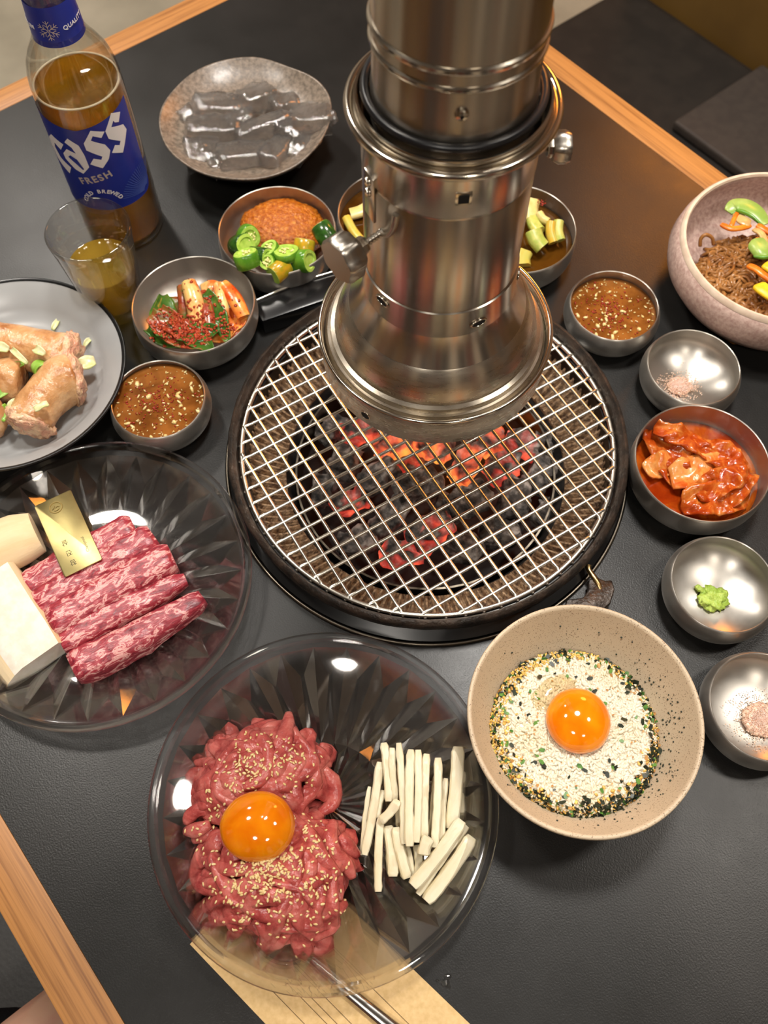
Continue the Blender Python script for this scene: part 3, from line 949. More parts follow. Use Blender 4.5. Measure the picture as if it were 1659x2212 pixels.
# salt and wasabi ----------------------------------------------------
M['salt'] = pm('pink_salt', (240, 206, 184), (226, 178, 152), ns=700, rough=0.4, sss=0.3)
def salt(c, off, size, label, blabel, seed):
    bowl('small', c, blabel)
    bz = 0.0030
    o = add('salt', blob('salt', (size * 0.9, size * 0.78, 0.0028), 4, 0.12, 3, seed, -0.0006, 180, 0.16, 9), M['salt'], None, (c[0] + off[0], c[1] + off[1], bz + 0.0012))
    tag(o, label, 'salt')
    r = random.Random(seed)
    pl = []
    for i in range(1700):
        a = r.uniform(0, 2 * PI)
        q = abs(r.gauss(0, 0.62)) * size
        if i > 1560:
            q = r.uniform(1.0, 1.75) * size
        x, y = q * math.cos(a), q * math.sin(a) * 0.85
        z = 0.0030 * math.sqrt(max(0, 1 - (q / size) ** 2)) if q < size else -0.0006 + (q - size) * 0.12
        pl.append(rotm(Vector((x, y, z + 0.0002)), r.uniform(0, 6), r.uniform(0, 6), r.uniform(0, 6), r.uniform(0.00035, 0.0007)))
    g = add('salt_grains', join_many('salt_grains', box(1, 1, 1), pl, 20), M['salt'], o)
    g['kind'] = 'stuff'
salt((0.2456, 0.4240), (-0.004, -0.001), 0.0108, 'small heap of pink salt in bowl beside the noodle bowl', 'small steel bowl of pink salt between sauce and red kimchi', 5)
salt((0.2511, 0.1524), (0.007, -0.003), 0.0150, 'heap of pink salt in bowl beside the egg rice', 'small steel bowl of pink salt beside the egg rice bowl', 6)
M['wasabi'] = pm('wasabi_paste', (178, 200, 92), (150, 178, 66), ns=140, rough=0.45, bstr=0.9, bs=350, bdist=0.002, sss=0.15)
cw = (0.2382, 0.2390)
bowl('small', cw, 'small steel bowl with a dab of green wasabi')
wb = add('wasabi', blob('wasabi', (0.0100, 0.0090, 0.0048), 4, 0.45, 2.4, 3, -0.001, 180, 0.25, 7), M['wasabi'], None, tuple(Vector((0.2385, 0.2376, 0.0060)) + Vector((0, 0, -0.0018))))
tag(wb, 'rough dab of pale green wasabi in a steel bowl', 'wasabi')
add('wasabi_tip', blob('wasabi_tip', (0.0038, 0.0022, 0.0022), 3, 0.3, 2, 8), M['wasabi'], wb, (-0.0085, 0.0075, 0.0008), (0, 0, 2.4))

# red kimchi ---------------------------------------------------------
def kimchi_mat(name, a, b_, c, rough=0.18, ns=70):
    m, nt, b = nodes_of(name)
    v = coords(nt)
    nt.links.new(ramp(nt, nz(nt, v, ns, 5, 0.6, 0.8), [(0.34, lin(a)), (0.5, lin(b_)), (0.66, lin(c))]), b.inputs['Base Color'])
    b.inputs['Roughness'].default_value = rough
    b.inputs['Subsurface Weight'].default_value = 0.06
    b.inputs['Subsurface Radius'].default_value = (0.002, 0.001, 0.0005)
    bump(nt, b, nz(nt, v, 240, 4), 0.35, 0.001)
    return m
M['kim_red'] = kimchi_mat('red_kimchi', (156, 48, 8), (184, 80, 22), (212, 132, 60))
M['kim_pale'] = kimchi_mat('pale_kimchi_rib', (196, 84, 28), (220, 136, 64), (230, 168, 100))
M['kim_juice'] = kimchi_mat('kimchi_juice', (132, 38, 5), (152, 52, 8), (180, 88, 16), 0.07, 40)
def sheet(name, L, Wd, th=0.0016, bend=0.0, ruf=0.0, rf=120, seed=0, curl=0.0, taper=0.2, nx=16, ny=10):
    """crumpled leaf lying along x"""
    V, F = [], []
    o = Vector((seed * 3.3, seed * 1.9, 0))
    for side in (1, -1):
        for i in range(nx + 1):
            u = i / nx
            for j in range(ny + 1):
                w = j / ny - 0.5
                ww = Wd * (1 - taper * (2 * abs(u - 0.45)) ** 2)
                x, y = (u - 0.5) * L, w * ww
                p = Vector((x, y, 0)) * rf + o
                z = ruf * noise.noise(p) + 0.4 * ruf * noise.noise(p * 2.3) - bend * (2 * (u - 0.5)) ** 2 + curl * (2 * w) ** 2
                x += 0.5 * ruf * noise.noise(p + Vector((5, 5, 5)))
                y += 0.5 * ruf * noise.noise(p + Vector((9, 1, 2)))
                V.append((x, y, z + side * th / 2))
    m = (nx + 1) * (ny + 1)
    idx = lambda i, j: i * (ny + 1) + j
    for i in range(nx):
        for j in range(ny):
            q = (idx(i, j), idx(i + 1, j), idx(i + 1, j + 1), idx(i, j + 1))
            F.append(q)
            F.append(tuple(m + k for k in reversed(q)))
    bd = [idx(i, 0) for i in range(nx)] + [idx(nx, j) for j in range(ny)] + [idx(i, ny) for i in range(nx, 0, -1)] + [idx(0, j) for j in range(ny, 0, -1)]
    for a, b in zip(bd, bd[1:] + bd[:1]):
        F.append((a, m + a, m + b, b))
    return recalc(mesh(name, V, F, True, 180))
ck = (0.2365, 0.3338)
bowl('large', ck, 'large steel bowl of red cabbage kimchi in juice')
liquid('kimchi_juice', 'large', ck, 0.0150, M['kim_juice'], 'red orange kimchi juice pooled in steel bowl', 'juice')
for p, L, Wd, rz, ry, mt, ruf, sd, lab in [
        ((0.2167, 0.3485, 0.0240), 0.048, 0.030, -1.3, 0.1, 'kim_red', 0.008, 1, 'folded red cabbage kimchi leaf at the juicy side of the bowl'),
        ((0.2293, 0.3553, 0.0300), 0.052, 0.016, -0.5, 0.15, 'kim_red', 0.007, 2, 'red kimchi leaf curled along the top of the pile'),
        ((0.2396, 0.3326, 0.0250), 0.050, 0.026, 0.25, 0.0, 'kim_pale', 0.004, 3, 'pale orange cabbage rib in the middle of the kimchi'),
        ((0.2541, 0.3442, 0.0270), 0.040, 0.024, -0.6, -0.1, 'kim_red', 0.007, 4, 'red kimchi leaf behind the pale cabbage rib'),
        ((0.2516, 0.3204, 0.0290), 0.046, 0.022, 0.35, -0.15, 'kim_red', 0.008, 5, 'wrinkled kimchi leaf pointing to the bowl rim'),
        ((0.2458, 0.3083, 0.0240), 0.050, 0.026, 0.1, 0.1, 'kim_red', 0.008, 6, 'wrinkled kimchi leaf at the near edge of the pile'),
        ((0.2606, 0.3159, 0.0260), 0.042, 0.018, 0.7, -0.2, 'kim_red', 0.006, 7, 'narrow kimchi leaf end rising towards the rim'),
        ((0.2127, 0.3394, 0.0220), 0.030, 0.020, 0.4, 0.0, 'kim_pale', 0.006, 8, 'small pale kimchi piece sunk in the red juice')]:
    o = add('kimchi_leaf', sheet('kimchi_leaf', L, Wd, 0.0022, 0.003, ruf, 95, sd, 0.002, 0.4), M[mt], None, p, (0.1, ry, rz))
    tag(o, lab, 'kimchi', 'cabbage kimchi pieces in the red bowl')

# scallion kimchi -----------------------------------------------------
cs = (-0.1555, 0.4824)
bowl('large', cs, 'large steel bowl of scallion kimchi with green leaves')
M['scal_leaf'] = kimchi_mat('dark_scallion_leaf', (44, 78, 24), (66, 104, 36), (96, 120, 44), 0.25, 60)
M['scal_stalk'] = kimchi_mat('pale_scallion_stalk', (216, 106, 44), (236, 180, 110), (222, 200, 120), 0.22, 55)
M['scal_red'] = kimchi_mat('seasoned_scallion', (134, 44, 22), (158, 70, 40), (92, 100, 40), 0.25, 80)
M['scal_orange'] = kimchi_mat('orange_stalk', (206, 72, 20), (226, 122, 50), (236, 176, 90), 0.22, 60)
M['paste'] = pm('chili_paste', (150, 38, 18), (186, 82, 46), ns=500, rough=0.25, bstr=0.8, bs=600, bdist=0.002)
for p, L, Wd, rx, ry, rz, mt, lab in [
        ((-0.1808, 0.4733, 0.0280), 0.048, 0.024, 0.3, 0.1, 1.7, 'scal_leaf', 'broad dark green scallion leaf against the bowl side'),
        ((-0.1648, 0.4543, 0.0310), 0.056, 0.023, 0.1, 0.05, -0.55, 'scal_red', 'scallion leaf smeared with red chili paste on top'),
        ((-0.1539, 0.4520, 0.0310), 0.046, 0.020, -0.1, 0.0, -0.75, 'scal_leaf', 'green scallion leaf at the near edge of kimchi'),
        ((-0.1338, 0.4701, 0.0320), 0.048, 0.015, 0.4, 0.15, -1.15, 'scal_leaf', 'long green scallion leaf between two pale stalks'),
        ((-0.1738, 0.4581, 0.0230), 0.042, 0.024, 0.0, 0.0, -0.4, 'scal_leaf', 'green leaf lying lowest in the scallion kimchi'),
        ((-0.1621, 0.4732, 0.0220), 0.056, 0.036, 0.1, 0.0, -0.6, 'scal_red', 'broad red stained leaf under the thick stalk'),
        ((-0.1358, 0.4692, 0.0230), 0.050, 0.034, 0.0, 0.1, 0.5, 'scal_orange', 'broad orange leaf under the pale stalks'),
        ((-0.1497, 0.4543, 0.0310), 0.034, 0.018, 0.1, 0.0, 0.2, 'scal_leaf', 'dark green leaf folded at the front bowl wall'),
        ((-0.1703, 0.4629, 0.0330), 0.036, 0.017, 0.2, 0.1, -0.9, 'scal_red', 'red pasted leaf beside the thick pale stalk')]:
    o = add('scallion_leaf', sheet('scallion_leaf', L, Wd, 0.0016, -0.0030, 0.0036, 80, len(lab), 0.002, 0.6), M[mt], None, p, (rx, ry, rz))
    tag(o, lab, 'kimchi', 'scallion kimchi pieces')
for a, b, w, h, mt, lab in [
        ((-0.1597, 0.4988, 0.0440), (-0.1509, 0.4653, 0.0300), 0.0120, 0.007, 'scal_stalk', 'thick pale green scallion stalk standing out on top'),
        ((-0.1678, 0.5025, 0.0340), (-0.1641, 0.4749, 0.0260), 0.0080, 0.005, 'scal_red', 'dark red stalk behind the thick pale stalk'),
        ((-0.1499, 0.4942, 0.0360), (-0.1413, 0.4574, 0.0300), 0.0100, 0.005, 'scal_red', 'flat dull red stalk beside the thick pale stalk'),
        ((-0.1367, 0.5015, 0.0380), (-0.1314, 0.4717, 0.0280), 0.0090, 0.005, 'scal_stalk', 'slim pale stalk right of the green leaf'),
        ((-0.1328, 0.5015, 0.0380), (-0.1146, 0.4733, 0.0300), 0.0105, 0.006, 'scal_orange', 'orange stained stalk nearest the bowl rim'),
        ((-0.1244, 0.4829, 0.0200), (-0.1322, 0.4619, 0.0180), 0.0120, 0.005, 'scal_orange', 'orange piece lying low under the stalks'),
        ((-0.1527, 0.5060, 0.0260), (-0.1385, 0.5077, 0.0260), 0.0100, 0.004, 'scal_stalk', 'pale crosswise stalk behind the others'),
        ((-0.1207, 0.4668, 0.0200), (-0.1251, 0.4572, 0.0200), 0.0130, 0.006, 'scal_red', 'small red glistening piece at the bowl side')]:
    A, B = Vector(a), Vector(b)
    mid = (A + B) / 2 + Vector((0.001, 0.001, 0.002))
    P_ = smooth_path([A, mid, B], 6)
    sc = [0.72 + 0.28 * math.sin(PI * min(1, (i + 1) / len(P_) * 0.8)) for i in range(len(P_))]
    o = add('scallion_stalk', recalc(mesh('scallion_stalk', *sweep(P_, rect_sec(w * 1.2, h * 1.15, 0.42), sc), True, 80)), M[mt])
    tag(o, lab, 'kimchi', 'scallion kimchi pieces')
r = random.Random(3)
pl = []
kv, kf = [], []
for o in COL.objects:
    if o.name.startswith(('scallion_leaf', 'scallion_stalk')):
        mw = Matrix.Translation(o.location) @ o.rotation_euler.to_matrix().to_4x4()
        b0 = len(kv)
        kv += [mw @ v.co for v in o.data.vertices]
        kf += [tuple(b0 + i for i in p.vertices) for p in o.data.polygons]
kbv = BVHTree.FromPolygons([tuple(v) for v in kv], kf)
for cx_, cy_, sx, sy, n_ in ((*(-0.1677, 0.4582, 0.0310)[:2], 0.011, 0.008, 420), (*(-0.1520, 0.4520, 0.0310)[:2], 0.014, 0.007, 160), (*(-0.1437, 0.4725, 0.0310)[:2], 0.014, 0.014, 110), (*(-0.1245, 0.4597, 0.0250)[:2], 0.008, 0.006, 60)):
    for i in range(n_):
        x, y = r.gauss(cx_, sx), r.gauss(cy_, sy)
        h = kbv.ray_cast(Vector((x, y, 0.2)), Vector((0, 0, -1)))
        if h[0] is None or math.hypot(x - cs[0], y - cs[1]) > 0.044:
            continue
        pl.append(rotm(h[0] + Vector((0, 0, 0.0003)), r.uniform(-.5, .5), r.uniform(-.5, .5), r.uniform(0, 6), r.uniform(0.0006, 0.0019)))
o = add('chili_paste', join_many('chili_paste', flake(1, 5), pl), M['paste'])
tag(o, 'coarse red chili paste smeared over the scallion kimchi', 'paste', None, 'stuff')

# red bean paste with green chillies ------------------------------------
cc = (-0.0916, 0.5624)
bowl('large', cc, 'large steel bowl of red paste with green chilli slices')
def paste_mat():
    m, nt, b = nodes_of('ssamjang_paste')
    v = coords(nt)
    nt.links.new(ramp(nt, nz(nt, v, 330, 4, 0.6), [(0.35, lin((150, 72, 6))), (0.55, lin((182, 100, 20))), (0.72, lin((214, 148, 58)))]), b.inputs['Base Color'])
    b.inputs['Roughness'].default_value = 0.2
    bump(nt, b, nz(nt, v, 420, 4), 0.9, 0.0025)
    return m
M['ssam'] = paste_mat()
sp = add('bean_paste', blob('bean_paste', (0.0385, 0.0320, 0.019), 5, 0.05, 3, 4, -0.012, 180, 0.05, 14), M['ssam'], None, tuple(Vector((-0.0896, 0.5785, 0.0300)) + Vector((0.0, 0.001, -0.013))))
tag(sp, 'grainy red brown soybean paste filling the steel bowl', 'paste')
M['chi_dark'] = pm('dark_green_chilli_skin', (34, 66, 20), (48, 88, 28), ns=120, rough=0.18)
M['chi_mid'] = pm('green_chilli_skin', (96, 144, 40), (70, 122, 28), ns=120, rough=0.2)
M['chi_yel'] = pm('yellow_chilli_skin', (196, 150, 30), (150, 140, 30), ns=120, rough=0.2)
M['chi_flesh'] = pm('chilli_flesh', (176, 206, 92), (150, 188, 70), ns=200, rough=0.3)
M['chi_seed'] = pm('chilli_seeds', (236, 222, 150), rough=0.4)
CHI = [((-0.1142, 0.5247, 0.0410), 0.0115, 0.012, 'chi_mid', (-0.45, -0.25), 'light green chilli slice showing seeds at the bowl edge'), ((-0.0815, 0.5296, 0.0420), 0.0120, 0.007, 'chi_mid', (-0.3, 0.15), 'largest green chilli ring with seeds'),
       ((-0.0949, 0.5358, 0.0400), 0.0085, 0.008, 'chi_mid', (-0.35, -0.15), 'middle sized chilli ring beside the largest ring'), ((-0.0960, 0.5230, 0.0380), 0.0075, 0.009, 'chi_mid', (-0.5, -0.3), 'small pale chilli ring below the other rings'),
       ((-0.1199, 0.5430, 0.0370), 0.0110, 0.014, 'chi_dark', (-0.2, -0.9), 'dark green chilli chunk above the seed slice'), ((-0.1149, 0.5506, 0.0400), 0.0105, 0.010, 'chi_mid', (-1.0, -0.3), 'hollow green chilli piece lying on the paste'),
       ((-0.1043, 0.5330, 0.0350), 0.0085, 0.022, 'chi_dark', (-1.1, 0.2), 'long dark green chilli piece between the rings'), ((-0.0678, 0.5268, 0.0370), 0.0105, 0.014, 'chi_mid', (-0.9, 0.9), 'bright green chilli chunk at the near bowl edge'),
       ((-0.0870, 0.5176, 0.0360), 0.0090, 0.016, 'chi_yel', (-1.5, 1.2), 'yellow green chilli piece lying at the rim'), ((-0.0673, 0.5415, 0.0370), 0.0095, 0.012, 'chi_yel', (-0.9, 0.3), 'orange yellow chilli chunk standing in the paste'),
       ((-0.0499, 0.5536, 0.0400), 0.0095, 0.016, 'chi_dark', (-1.2, 0.3), 'dark green chilli chunk against the bowl wall by the knob'), ((-0.0765, 0.5266, 0.0340), 0.0085, 0.014, 'chi_dark', (-0.9, 0.4), 'dark green chilli piece under the largest ring')]
for i, (p, rr, hh, mt, (rx, ry), lab) in enumerate(CHI):
    rr *= 0.92
    ch = empty('chilli_slice', p)
    ch.rotation_euler = (rx, ry, i * 0.7)
    tag(ch, lab, 'chilli', 'green chilli slices on the paste')
    fn = lambda r_, z_, a, k: (r_ * (1 + 0.05 * math.cos(3 * a + i)), z_)
    add('skin', lathe_mesh('skin', [(rr * 0.93, hh / 2), (rr, hh / 2 - 0.0008), (rr * 1.02, 0), (rr, -hh / 2 + 0.0008), (rr * 0.93, -hh / 2)], 28, False, fn, 60), M[mt], ch)
    add('flesh', lathe_mesh('flesh', [(0, hh / 2 - 0.0010), (rr * 0.58, hh / 2 - 0.0010), (rr * 0.66, hh / 2 + 0.0002), (rr * 0.92, hh / 2 + 0.0002), (rr * 0.95, hh / 2 - 0.0004), (rr * 0.95, -hh / 2), (0, -hh / 2)], 28, False, fn, 40), M['chi_flesh'], ch)
    if hh < 0.0125 and rr > 0.006:
        rs = random.Random(i)
        pl = [rotm(Vector((rs.uniform(-.42, .42) * rr, rs.uniform(-.42, .42) * rr, hh / 2 - 0.0004 + rs.uniform(0, 0.0006))), rs.uniform(-.6, .6), rs.uniform(-.6, .6), rs.uniform(0, 6)) for k in range(16)]
        g = add('seeds', join_many('seeds', seed_shape(0.0026, 0.0020, 0.0011), pl), M['chi_seed'], ch)
        g['kind'] = 'stuff'

# pickles behind the hood ------------------------------------------------
M['soy'] = pm('soy_brine', (66, 38, 6), (84, 50, 10), ns=30, rough=0.06)
M['pick_y'] = pm('yellow_pickle', (214, 176, 66), (196, 184, 90), ns=90, rough=0.25, scl=(1, 1, 1), sss=0.2)
M['pick_g'] = pm('green_pickle_stalk', (170, 182, 84), (206, 200, 110), ns=120, rough=0.3, sss=0.2)
M['pick_w'] = pm('pale_pickle', (222, 206, 140), (206, 186, 110), ns=90, rough=0.3, sss=0.2)
cpL, cpR = (0.0100, 0.5819), (0.1145, 0.5640)
bowl('large', cpL, 'large steel bowl of soy pickles half hidden left of the pipe')
bowl('large', cpR, 'large steel bowl of soy pickles half hidden right of the pipe')
liquid('soy_brine', 'large', cpL, 0.022, M['soy'], 'dark soy brine in the pickle bowl left of the pipe', 'brine')
liquid('soy_brine', 'large', cpR, 0.020, M['soy'], 'dark soy brine in the pickle bowl right of the pipe', 'brine')
for a, b, w, h, mt, lab in [
        ((-0.0329, 0.5820, 0.0300), (-0.0178, 0.5566, 0.0260), 0.0075, 0.0065, 'pick_y', 'curved yellow pickle stick left of the pipe'),
        ((-0.0295, 0.5897, 0.0260), (-0.0120, 0.5976, 0.0280), 0.012, 0.006, 'pick_w', 'pale ribbed pickle piece left of the pipe'),
        ((-0.0119, 0.5805, 0.0260), (0.0123, 0.5820, 0.0300), 0.012, 0.010, 'pick_g', 'green pickle chunk mostly hidden in the bowl left of the pipe'),
        ((0.0203, 0.5698, 0.0260), (0.0288, 0.6003, 0.0280), 0.012, 0.010, 'pick_w', 'pale pickle chunk hidden behind the pipe'),
        ((0.1275, 0.5602, 0.0360), (0.1354, 0.5477, 0.0300), 0.0140, 0.010, 'pick_g', 'wide green pickle stalk chunk right of the pipe'),
        ((0.1434, 0.5707, 0.0360), (0.1454, 0.5547, 0.0280), 0.0080, 0.009, 'pick_y', 'yellow pickle strip between green stalks'),
        ((0.1505, 0.5728, 0.0350), (0.1516, 0.5573, 0.0280), 0.0085, 0.009, 'pick_g', 'green pickle stalk nearest the bowl rim'),
        ((0.1347, 0.5823, 0.0340), (0.1419, 0.5727, 0.0340), 0.0070, 0.007, 'pick_w', 'pale yellow pickle tip above the stalks'),
        ((0.1310, 0.5990, 0.0320), (0.1290, 0.5793, 0.0300), 0.0120, 0.008, 'pick_w', 'translucent pale pickle leaf by the pipe'),
        ((0.1216, 0.5480, 0.0240), (0.1190, 0.5343, 0.0220), 0.0130, 0.008, 'pick_y', 'yellow pickle chunk low by the pipe'),
        ((0.1292, 0.5820, 0.0300), (0.1336, 0.5640, 0.0320), 0.0110, 0.008, 'pick_g', 'green pickle piece under the pale tip'),
        ((0.1054, 0.5805, 0.0260), (0.1078, 0.5540, 0.0260), 0.0130, 0.010, 'pick_g', 'green pickle chunk hidden behind the pipe')]:
    A, B = Vector(a), Vector(b)
    side = (B - A).cross(Vector((0, 0, 1))).normalized() * 0.0015
    P_ = smooth_path([A, (A + B) / 2 + side, B], 5)
    o = add('pickle', recalc(mesh('pickle', *sweep(P_, rect_sec(w, h, 0.3)), True, 60)), M[mt])
    tag(o, lab, 'pickle', 'soy pickles' if 'hidden behind' not in lab else 'pickles behind the pipe')
add_fl = bits('chili_flakes', cpR, 0.034, 0.004, 24, 0.0008, M['chili_flake'], None, 0, 77)
add_fl.location = (0.1371, 0.5920, 0.0040)
tag(add_fl, 'pinch of red seasoning on the green pickle stalk', 'seasoning', None, 'stuff')
# ------------------------------------------------------------------ dish of ice
def stone_mat():
    m, nt, b = nodes_of('grey_stone_glaze')
    v = coords(nt)
    nt.links.new(ramp(nt, nz(nt, v, 260, 5, 0.7), [(0.38, lin((92, 82, 72))), (0.62, lin((132, 118, 104)))]), b.inputs['Base Color'])
    b.inputs['Roughness'].default_value = 0.32
    bump(nt, b, nz(nt, v, 60, 4), 0.25, 0.002)
    return m
M['stone'] = stone_mat()
M['stone_dark'] = pm('dark_stone_underside', (36, 33, 30), (48, 44, 40), ns=200, rough=0.6, bstr=0.3)
ci = (-0.1262, 0.6919)
def wavy(r, z, a, i):
    q = noise.noise(Vector((math.cos(a) * 1.4, math.sin(a) * 1.4, 2.0)))
    f = min(1, r / 0.078)
    return r * (1 + 0.035 * q * f), z + 0.003 * noise.noise(Vector((math.cos(a) * 1.7, math.sin(a) * 1.7, 9))) * f
icd = empty('stone_dish', (ci[0], ci[1], 0.0003))
tag(icd, 'irregular grey stone dish holding ice cubes', 'dish')
add('dish_inside', lathe_mesh('dish_inside', [(0.0775, 0.0415), (0.0785, 0.0432), (0.0775, 0.0440), (0.0765, 0.0432), (0.070, 0.0385), (0.060, 0.0335), (0.048, 0.0300), (0.030, 0.0280), (0.012, 0.0275), (0, 0.0275)], 96, False, wavy, 180), M['stone'], icd)
add('dish_outside', lathe_mesh('dish_outside', [(0.0776, 0.0420), (0.0755, 0.0380), (0.066, 0.0290), (0.052, 0.0180), (0.040, 0.0040), (0.038, 0.0), (0.034, 0.0), (0.033, 0.003), (0, 0.004)], 96, False, wavy, 180), M['stone_dark'], icd)
M['ice'] = clear('ice', (0.95, 0.955, 0.96), 0.75, 1.31, 1.0, 0.01, None, 0.7, 420, 0.13, (0.10, (232, 230, 228)))
M['water'] = clear('melt_water', (0.93, 0.92, 0.90), 0.2, 1.33)
wtr = add('melt_water', lathe_mesh('melt_water', [(0, 0.0318), (0.0545, 0.0318), (0.0555, 0.0320)], 64), M['water'], None, (ci[0], ci[1], 0))
tag(wtr, 'thin pool of melt water around the ice', 'water')
ICE = [((-0.1186, 0.7251, 0.0400), (0.034, 0.030, 0.018), 0.5, 'large rounded ice piece at the back of the pile'), ((-0.1499, 0.7107, 0.0400), (0.056, 0.024, 0.020), 0.25, 'long bright ice block at the upper side of pile'),
       ((-0.1791, 0.7064, 0.0340), (0.026, 0.022, 0.016), 0.8, 'small crushed ice chunk at the bottle side'), ((-0.1559, 0.6832, 0.0380), (0.052, 0.026, 0.022), 0.15, 'wide clear ice block with rounded corner'),
       ((-0.1102, 0.6849, 0.0380), (0.056, 0.020, 0.020), 0.45, 'long ice block lying across the middle'), ((-0.1323, 0.6996, 0.0360), (0.026, 0.024, 0.018), 0.2, 'ice cube in the gap between two blocks'),
       ((-0.1269, 0.6536, 0.0340), (0.050, 0.030, 0.022), 0.3, 'wide ice block at the near side of dish'), ((-0.0970, 0.6586, 0.0340), (0.022, 0.042, 0.020), -0.4, 'tilted frosty ice block near the front'),
       ((-0.0847, 0.6855, 0.0360), (0.030, 0.026, 0.020), -0.7, 'ice cube tinted by the orange lamp'), ((-0.0661, 0.6941, 0.0420), (0.038, 0.034, 0.020), 0.1, 'round ice lump by the edge facing the pipe'),
       ((-0.0749, 0.6671, 0.0340), (0.020, 0.036, 0.014), -0.5, 'clear slanted ice sliver near the rim'), ((-0.1642, 0.6609, 0.0320), (0.036, 0.030, 0.018), 0.3, 'low flat ice piece at the near left of dish'),
       ((-0.1515, 0.6474, 0.0320), (0.014, 0.022, 0.014), 0.3, 'small pointed ice shard at the front'), ((-0.0934, 0.7168, 0.0380), (0.028, 0.022, 0.018), 0.5, 'broken ice chunk behind the round lump'), ((-0.0480, 0.6907, 0.0470), (0.009, 0.011, 0.008), 0.2, 'tiny ice chip perched on the dish rim')]
for i, (p, s3, rz, lab) in enumerate(ICE):
    o = add('ice_cube', rough_box('ice_cube', s3[0], s3[1], s3[2], 6, 0.0026, 150, i + 3, 0.26), M['ice'], None, (p[0], p[1], p[2] - 0.004), (rnd.uniform(-.25, .25), rnd.uniform(-.25, .25), rz))
    tag(o, lab, 'ice', 'ice in the stone dish')

# ------------------------------------------------------------------ beer bottle
M['bottle_glass'] = clear('clear_bottle_glass', (0.97, 0.97, 0.95), 0.15, 1.2)
M['beer'] = clear('lager_beer', (0.88, 0.62, 0.16), 0.5, 1.33, 0.6, 0.0, (0.92, 0.66, 0.18), 0, 150, 0.03, (0.20, (226, 170, 36)))
M['foam'] = pm('beer_foam', (236, 226, 200), rough=0.6)
BX, BY, BR = -0.235, 0.6037, 0.0345
bot = empty('beer_bottle', (BX, BY, 0.0002))
tag(bot, 'clear glass beer bottle with blue label and brown beer', 'bottle')
bp = [(0, 0.004), (0.020, 0.004), (0.027, 0.0015), (0.030, 0.0), (0.0328, 0.001), (0.0342, 0.004), (0.0345, 0.010), (BR, 0.060), (BR, 0.146), (0.0342, 0.154), (0.0330, 0.163), (0.0305, 0.1715), (0.0265, 0.1790), (0.0225, 0.1850), (0.0198, 0.1905), (0.0182, 0.198), (0.0172, 0.214), (0.0160, 0.228), (0.0140, 0.245), (0.0130, 0.258), (0.0143, 0.260), (0.0143, 0.268), (0.0130, 0.270)]
add('glass_body', lathe_mesh('glass_body', bp + [(0.0118, 0.269), (0.0115, 0.258), (0.0145, 0.228), (0.0157, 0.214), (0.0168, 0.198), (0.0184, 0.1905), (0.0212, 0.185), (0.0252, 0.179), (0.0293, 0.1715), (0.0318, 0.163), (0.0328, 0.154), (0.0331, 0.146), (0.0331, 0.010), (0.0315, 0.006), (0.020, 0.0065), (0, 0.0065)], 80, ang=180), M['bottle_glass'], bot)
add('beer', lathe_mesh('beer', [(0, 0.0068), (0.020, 0.0068), (0.0312, 0.0064), (0.0328, 0.0105), (0.0328, 0.146), (0.0327, 0.1492), (0.0318, 0.1485), (0, 0.1485)], 80, ang=60), M['beer'], bot)
add('foam_line', lathe_mesh('foam_line', torus_prof(0.0322, 0.0008, 0.1494), 80, True), M['foam'], bot)
M['label_blue'] = pm('blue_label', (28, 44, 138), (34, 52, 152), ns=20, rough=0.35)
M['label_blue2'] = pm('pale_blue_label_rays', (66, 88, 168), rough=0.35)
M['label_white'] = pm('white_label_print', (232, 232, 236), rough=0.4)
M['label_silver'] = pm('silver_label_print', (196, 186, 180), rough=0.35, metal=0.2)
CAMD = math.radians(-68.73)
def wrap(me, R, u0=0, z0=0, rot=0.0, off=0.0):
    """flat (u, v) metres onto the cylinder"""
    c, s = math.cos(rot), math.sin(rot)
    for v in me.vertices:
        x, y = v.co.x * c - v.co.y * s + u0, v.co.x * s + v.co.y * c + z0
        rr = (R(y) if callable(R) else R) + off + v.co.z
        a = CAMD + x / (R(y) if callable(R) else R)
        v.co = (rr * math.cos(a), rr * math.sin(a), y)
    me.update()
    return me
def label_mesh():
    V, F = [], []
    nu, nv = 60, 20
    u0, u1 = -0.062, 0.0365
    for i in range(nu + 1):
        u = u0 + (u1 - u0) * i / nu
        top = 0.1322 + 0.175 * abs(u + 0.013)
        bot_ = 0.0515
        e = min(u - u0, u1 - u)
        if e < 0.009:
            bot_ += 0.009 - math.sqrt(max(0, 0.009 ** 2 - (0.009 - e) ** 2))
        for j in range(nv + 1):
            V.append((u, bot_ + (top - bot_) * j / nv, 0))
    for i in range(nu):
        for j in range(nv):
            a = i * (nv + 1) + j
            F.append((a, a + nv + 1, a + nv + 2, a + 1))
    return wrap(mesh('label', V, F, True, 180), BR, 0, 0, 0, 0.0003)
lb = add('label', label_mesh(), M['label_blue'], bot)
def flat_poly(name, pts, off, mat, parent, R=BR, dens=0.0025):
    bm = bmesh.new()
    vs = [bm.verts.new((x / 1000, y / 1000, 0)) for x, y in pts]
    f = bm.faces.new(vs)
    bmesh.ops.triangulate(bm, faces=[f])
    for _ in range(2):
        bmesh.ops.subdivide_edges(bm, edges=[e for e in bm.edges if e.calc_length() > dens], cuts=1)
        bmesh.ops.triangulate(bm, faces=bm.faces)
    me = bpy.data.meshes.new(name)
    bm.to_mesh(me)
    bm.free()
    return add(name, wrap(me, R, 0, 0, 0, off), mat, parent)
